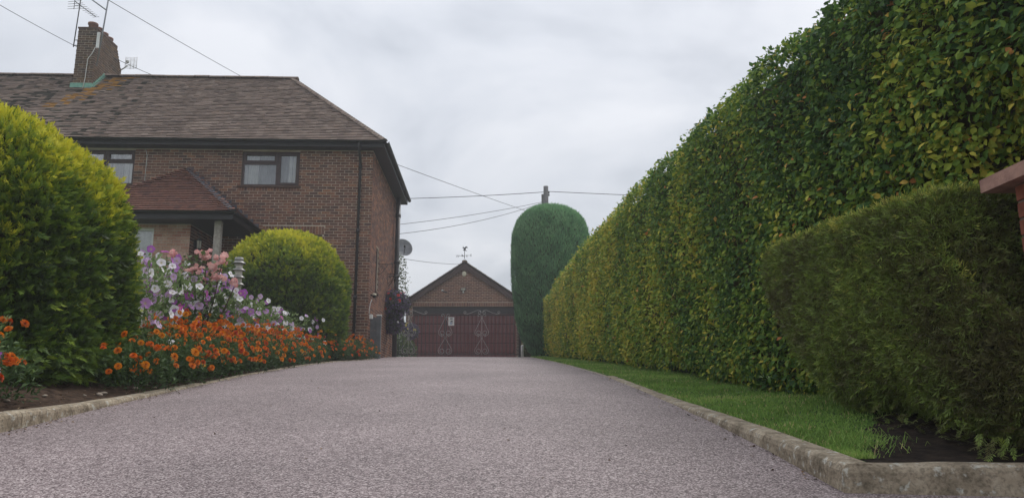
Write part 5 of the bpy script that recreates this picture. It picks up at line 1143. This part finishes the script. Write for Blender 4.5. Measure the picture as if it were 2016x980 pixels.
while y < 18.6:
    for d in (1.12, 1.5, 1.9):
        if y > 12.6 and d > 1.3: continue
        pass
        dd = d if y < 12 else d - .18 if y < 15 else d - .42
        yy = y + random.uniform(-.1, .1) + (.2 if d == 1.55 else 0); hs = float(np.interp(yy, [7.5, 9, 11, 14, 18.5], [.95, 1.32, 1.28, 1.08, .88])) * (1.08 if d > 1.3 else .9)
        petunia(LE(yy) - dd + random.uniform(-.06, .06), yy, 1.0, 20 if yy < 12.5 else 15, 'white and lilac petunia %s, %s' % ('close behind the marigolds' if d < 1.3 else 'in the middle of the clump' if d < 1.7 else 'at the back of the clump', 'left of the pink rose bush' if yy < 10.2 else 'between rose bush and bollard light' if yy < 12.4 else 'right of the bollard light' if yy < 16 else 'by the house corner'), 'petunias behind the marigolds', hs=hs)
    y += .58 if y < 12 else .68
petunia(-3.75, 7.9, .7, 6, 'petunia with pale blooms at the right foot of the large yew dome', None, hs=.75)
wp = petunia(-3.4, 4.9, .5, 2, 'single pale petunia at the left edge above the marigold clump', None, hs=.62)
# rose bush
rb = thing('rose_bush', 'tall pink rose bush with clustered blooms in front of the porch', 'rose bush', (-4.35, 10.6, bedz(-4.35, 10.6))); rz0 = bedz(-4.35, 10.6)
me = leafy('foliage', 900, .45, 1.22, M['rleaf'], 55, .5, .06, .1, .4, dome=False); link('foliage', me, rb)
def ray_pt(px, py, Y):
    u = 490 - py; th = R(11); v = Vector((px-1008, 1514*math.cos(th)-u*math.sin(th), 1514*math.sin(th)+u*math.cos(th))); return v * (Y / v.y)
for (px, py, nb, sp_r) in ((406, 507, 15, .09), (436, 512, 14, .09), (418, 530, 15, .10), (383, 534, 10, .06), (429, 546, 14, .09), (463, 553, 6, .04), (340, 505, 9, .06), (402, 552, 5, .04)):
    c = ray_pt(px, py, 10.4) - Vector((-4.35, 10.6, rz0))
    m = MB(); m.tube([(c.x*.2, c.y*.2+.02, .1), (c.x*.7, c.y*.7+.05, c.z*.6), (c.x, c.y+.03, c.z-.03)], [.012, .009, .006], 6); m.build('cane', M['bark'], rb)
    for k in range(nb):
        p = c + Vector((random.gauss(0, sp_r*.6), random.gauss(0, sp_r*.5), random.gauss(0, sp_r*.5))); f = link('rose_bloom', random.choice(RH), rb, p, look_rot((random.gauss(.2,.4), -1+random.gauss(0,.3), random.gauss(.35,.35)), random.uniform(0,6))); q = random.uniform(.04, .055); f.scale = (q, q, q)
# bollard light
bx, by = -4.47, 12.4; bz = bedz(bx, by)
bo = thing('bollard_light', 'steel louvred bollard light standing among the petunias', 'bollard light', (bx, by, bz)); top = ray_pt(469, 507, by).z - bz
m = MB(); m.lathe([(.068, -.1), (.068, top-.62), (.072, top-.60)], (0,0,0), 18); m.build('post', M['steel'], bo)
m = MB(); m.lathe([(.064, top-.60), (.064, top-.06)], (0,0,0), 18); m.build('diffuser', M['diffuser'], bo)
for k in range(5): z = top - .56 + k*.118; m = MB(); m.lathe([(.062, z+.03), (.108, z-.002), (.11, z-.012), (.104, z-.016), (.062, z+.012)], (0,0,0), 18); m.build('louvre', M['steel'], bo)
m = MB(); m.lathe([(.07, top-.07), (.07, top-.005), (.06, top)], (0,0,0), 18); m.build('cap', M['steel'], bo)
# pebbles and fallen leaves
for k in range(16):
    yy = random.uniform(5.0, 7.3) if k < 11 else random.uniform(8, 12); xx = LE(yy) - random.uniform(.16, .5 if k < 11 else .28); s = random.uniform(.014, .032)
    bmv = []; m = MB(); m.lathe([(.3, -.5), (.85, -.25), (1, .05), (.7, .42), (.2, .55)], (0,0,0), 8)
    m.v = [(a*s*random.uniform(.85,1.3), b*s*random.uniform(.7,1.0), c*s*.8) for a, b, c in m.v]
    tag(m.build('pebble', M['pebble'], None, (xx, yy, bedz(xx, yy)+s*.25), (random.uniform(-.3,.3), random.uniform(-.3,.3), random.uniform(0,6))), 'pale stone lying on the soil behind the left kerb', 'stone', 'stones on the bed soil')
for (px, py, lab) in ((1383, 751, 'orange fallen leaf on the grass nearest the beech hedge'), (1226, 753, 'orange fallen leaf near the drive edge of the verge'), (1368, 771, 'small brown fallen leaf in the middle of the verge'), (1486, 763, 'pale brown fallen leaf close under the beech hedge')):
    Y = 8.0
    for _ in range(30):
        p = ray_pt(px, py, Y); e_z = p.z - (vergez(p.x, p.y) + .03); Y = max(4, min(20, Y + (-e_z) / .09 * .5))
    o = link('fallen_leaf', np_mesh('fallen_leaf', LEAF_V, LEAF_F, M['drybrown']), None, (p.x, p.y, vergez(p.x, p.y)+.04), (random.uniform(-.4,.6), random.uniform(-.4,.4), random.uniform(0,6))); o.scale = (.085,)*3; tag(o, lab, 'leaf')

# crumbs of soil, bark and leaf along the edges of the drive
NL = 900; LP = []
for k in range(NL):
    yy = 3.3 + 15*random.random()**1.6
    if k % 4 == 0: xx = RE(yy) - abs(random.gauss(0, .05)) - .005
    elif k % 7 == 0: xx = random.uniform(LE(yy)+.1, RE(yy)-.1)
    else: xx = LE(yy) + abs(random.gauss(0, .06)) + .005
    t_ = (xx - LE(yy)) / (RE(yy) - LE(yy)); LP.append((xx, yy, G(yy) + .012*math.sin(math.pi*min(1, max(0, t_))) + .003))
for k in range(700):
    yy = 4.2 + 7*random.random()**1.3; xx = LE(yy) - .14 - random.random()*.6; LP.append((xx, yy, bedz(xx, yy) + .004))
LP = np.array(LP); NL = len(LP); M3 = frames(np.stack([rng.normal(0,1,NL), rng.normal(0,1,NL), rng.normal(0,.2,NL)],1), np.array((0,0,1.)) + rng.normal(0,.3,(NL,3)))
M['litter'] = ramped('edge_litter', [(0, (0.05, 0.035, 0.025)), (0.5, (0.14, 0.09, 0.05)), (0.85, (0.26, 0.17, 0.09)), (1, (0.34, 0.28, 0.20))], 'attr', 0.9, 0.1, noise=0)
V, F, T = replicate(LEAF4_V*np.array((1,1,2.0)), LEAF4_F, M3, LP, rng.uniform(.006, .026, NL), rng.random(NL)); tag(link('litter', np_mesh('litter', V, F, M['litter'], T)), 'crumbs of bark and dry leaf along the drive edges and bed', kind='stuff')
# ------------------------------------------------------------------ baskets and planting round the gate
def basket(loc, r, label, heads, nh, parent_hang=True, hsz=.05, mat='bleaf'):
    t = thing('hanging_basket', label, 'hanging basket', loc)
    m = MB(); m.lathe([(r*.15, -r*.75), (r*.42, -r*.6), (r*.55, -r*.25), (r*.58, 0)], (0,0,0), 14); m.build('bowl', M['iron'], t)
    if parent_hang:
        for k in range(3): a = k*2.094; m = MB(); m.tube([(r*.55*math.cos(a), r*.55*math.sin(a), 0), (0, 0, r*1.5)], .006, 5); m.build('chain', M['iron'], t)
    N = 2600; d = norm(rng.normal(0,1,(N,3))); P = d * (r*rng.uniform(.55, 1.05, N)[:,None]) * np.array((1,1,.85)); M3 = frames(norm(d + rng.normal(0,.5,(N,3)) + np.array((0,0,-.2))), d + rng.normal(0,.5,(N,3)))
    V, F, T = replicate(LEAF4_V*np.array((1.2,1,1)), LEAF4_F, M3, P, .065*rng.uniform(.6,1.4,N), rng.random(N)); link('foliage', np_mesh('foliage', V, F, M[mat], T), t)
    for k in range(nh):
        d = Vector((random.gauss(0,.6), -abs(random.gauss(.7,.4)), random.gauss(.35,.5))).normalized(); f = link('blossom', random.choice(heads), t, d*r*1.02, look_rot(d, random.uniform(0,6))); q = hsz*random.uniform(.7,1.2); f.scale = (q,)*3
    return t
basket(tuple(ray_pt(777, 598, 23.4)), .46, 'large hanging basket with red blooms at the rear corner of the house', RBH, 12)
basket(tuple(ray_pt(773, 637, 23.6)), .34, 'purple trailing basket below the red one at the house corner', PH[:1], 5, False, .03)
tb3 = basket(tuple(ray_pt(806, 652, 29.5)), .34, 'basket with yellow blooms behind the left gate leaf', YBH, 10, True, .05)
pp = ray_pt(793, 650, 29.6); m = MB(); m.tube([(0,0,-.2),(0,0,pp.z-1.5+1.0),(.03,0,pp.z-1.5+1.12),(.14,-.02,pp.z-1.5+1.15),(.24,-.05,pp.z-1.5+.6)], .03, 8); tag(m.build('crook_post', M['iron'], None, (pp.x, pp.y, 1.5)), 'dark crook post holding the yellow flowered basket', 'post')
br_ = thing('basket_bracket', 'iron bracket carrying the red flowered basket', 'bracket', hworld(.008, 3.95, 2.72), HA); m = MB(); m.tube([(0,0,0),(.30,0,.03)], .012, 6); m.build('arm', M['iron'], br_); m = MB(); m.tube([(0,0,-.3),(.2,0,-.02)], .01, 6); m.build('stay', M['iron'], br_)
m = MB(); m.tube([(0,0,0),(0,0,.62)], .008, 5); m.lathe([(.02,.60),(.075,.64),(.08,.70),(.04,.76)], (0,0,0), 12); tag(m.build('red_ornament', M['redbloom'], None, tuple(ray_pt(788, 655, 28.4))), 'round red garden ornament on a thin stake behind the gate', 'ornament')
for (px, Y, hgt, rx, lab) in ((781, 28.6, .95, .5, 'green shrub behind the left end of the gate'), (797, 31.0, .9, .45, 'low green shrub in front of the garage corner')):
    c = ray_pt(px, 690, Y); t = thing('garden_shrub', lab, 'shrub', (c.x, Y, G(Y))); link('foliage', leafy('foliage', 900, rx, hgt, M['rleaf'], int(px), .5, .08, .0, .5), t); m = MB(); m.tube([(0,0,-.1),(0,0,.5)], .03, 6); m.build('stem', M['bark'], t)
# small tree behind the house
tr = thing('garden_tree', 'small thin leaved tree showing behind the rear corner of the house', 'tree', (-5.55, 32.5, 1.5))
m = MB(); m.tube([(0,0,-.1),(.05,0,1.4),(0,.05,2.6),(.1,0,4.0)], [.12,.1,.07,.03], 8); m.build('trunk', M['bark'], tr)
for k in range(11):
    a = k*2.4; z = 1.6+k*.22; l = 1.15 - .05*k; m = MB(); m.tube([(.03,0,z),(l*.5*math.cos(a), l*.5*math.sin(a), z+.3),(l*math.cos(a), l*math.sin(a), z+.55)], [.035,.02,.008], 6); m.build('limb', M['bark'], tr)
N = 7500; d = norm(rng.normal(0,1,(N,3))); rad = rng.random(N)**.45; P = d*rad[:,None]*np.array((1.22,1.22,1.75)) + np.array((0,0,3.3)); P = P[(nz(P, 2.4, 3) > -.12)]; N = len(P)
M3 = frames(rng.normal(0,1,(N,3)) + np.array((0,0,-.3)), rng.normal(0,1,(N,3)) + np.array((0,0,.5))); V, F, T = replicate(LEAF4_V*np.array((1.3,1,1)), LEAF4_F, M3, P, .085*rng.uniform(.6,1.3,N), rng.random(N)); tag(link('crown', np_mesh('crown', V, F, M['tleaf'], T), tr), kind='stuff')
# white outbuilding beyond the gate
ob = thing('outbuilding', 'white rendered outbuilding seen in the gap behind the gate', 'outbuilding', (-7.6, 44, 1.5))
m = MB(); m.box((-2.4,0,-.2),(1.6,5,2.3)); m.prism([(-2.4,0,2.3),(1.6,0,2.3),(-.4,0,3.6)], (0,5,0)); m.build('wall', M['paint_white'], ob)
m = MB()
for s in (-1, 1): m.prism([(-.4,-.15,3.72),(-.4+s*2.25,-.15,2.25),(-.4+s*2.25,-.15,2.15),(-.4,-.15,3.58)], (0,5.3,0))
m.build('roof', M['tile'], ob); m = MB(); m.box((.3,-.03,-.1),(1.1,.0,1.9)); m.build('door', M['greyboard'], ob)

# ------------------------------------------------------------------ pole and wires
pole = thing('utility_pole', 'weathered wooden utility pole rising behind the tall conifer', 'utility pole', (2.05, 45, 1.4)); zt = ray_pt(1074, 367, 45).z - 1.4
m = MB(); m.tube([(0,0,-.3),(0,0,zt*.5),(0,0,zt)], [.19,.17,.145], 12); m.build('shaft', M['polewood'], pole)
m = MB(); m.box((-.27,-.06,zt-1.35),(-.15,.06,zt-.5)); m.build('side_timber', M['polewood'], pole)
for z in (zt-.4, zt-.55): m = MB(); m.lathe([(.03,-.06),(.05,-.03),(.03,0),(.05,.03),(.03,.06)], (.18,-.05,z), 8); m.build('insulator', M['darkmetal'], pole)
def wire(a, b, sag, r, label, n=24):
    a, b = Vector(a), Vector(b); m = MB(); pts = []
    for k in range(n+1): t = k/n; p = a.lerp(b, t) - a; p.z -= sag*4*t*(1-t); pts.append(p)
    m.tube(pts, r * .72, 5, False); tag(m.build('overhead_wire', M['wire'], None, a), label, 'wire')
wire(ray_pt(1072, 378, 45), ray_pt(560, 392, 47), .18, .028, 'thick overhead cable from the utility pole leftwards behind the house')
wire(ray_pt(1079, 377, 45), ray_pt(1800, 400, 50), .1, .028, 'thick overhead cable from the utility pole rightwards behind the hedge')
wire(ray_pt(1066, 398, 45), ray_pt(640, 455, 34), .2, .018, 'upper of two thin cables running from pole towards the house rear')
wire(ray_pt(1066, 400, 45), ray_pt(640, 470, 33), .45, .018, 'lower of two thin cables running from pole towards the house rear')
wire(ray_pt(-160, -84, 16), hworld(CX0-.02, CY0+.6, 9.45), .06, .011, 'overhead wire running from the top left corner to the chimney')
wire(ray_pt(120, -55, 15), ray_pt(540, 186, 26.5), .05, .011, 'overhead wire crossing the sky right of the chimney to the roof ridge')
wire(hworld(CX1+.01, CY1-.6, 9.5), ray_pt(345, 166, 26.5), .03, .013, 'short wire falling from the chimney back behind the ridge')
wire(hworld(-.9, -.34, 5.62), ray_pt(1300, 492, 60), .3, .012, 'long thin wire from the house eaves down to the right behind the conifer')
wire(ray_pt(772, 505, 25.0), ray_pt(905, 520, 33.9), .06, .012, 'thin wire from the satellite dish corner to the garage gable')

# ------------------------------------------------------------------ thin haze volume filling the scene
hz = MB(); hz.box((-420, -60, -13), (420, 900, 14.5)); hzm = bpy.data.materials.new('thin_haze'); hzm.use_nodes = True; hn = hzm.node_tree; hn.nodes.clear()
ho = hn.nodes.new('ShaderNodeOutputMaterial'); hv_ = hn.nodes.new('ShaderNodeVolumePrincipled'); hv_.inputs['Color'].default_value = (0.92, 0.95, 1.0, 1); hv_.inputs['Density'].default_value = 0.0021; hv_.inputs['Anisotropy'].default_value = 0.3
hn.links.new(hv_.outputs[0], ho.inputs['Volume']); tag(hz.build('haze', hzm), kind='stuff')
scene.cycles.volume_bounces = 1
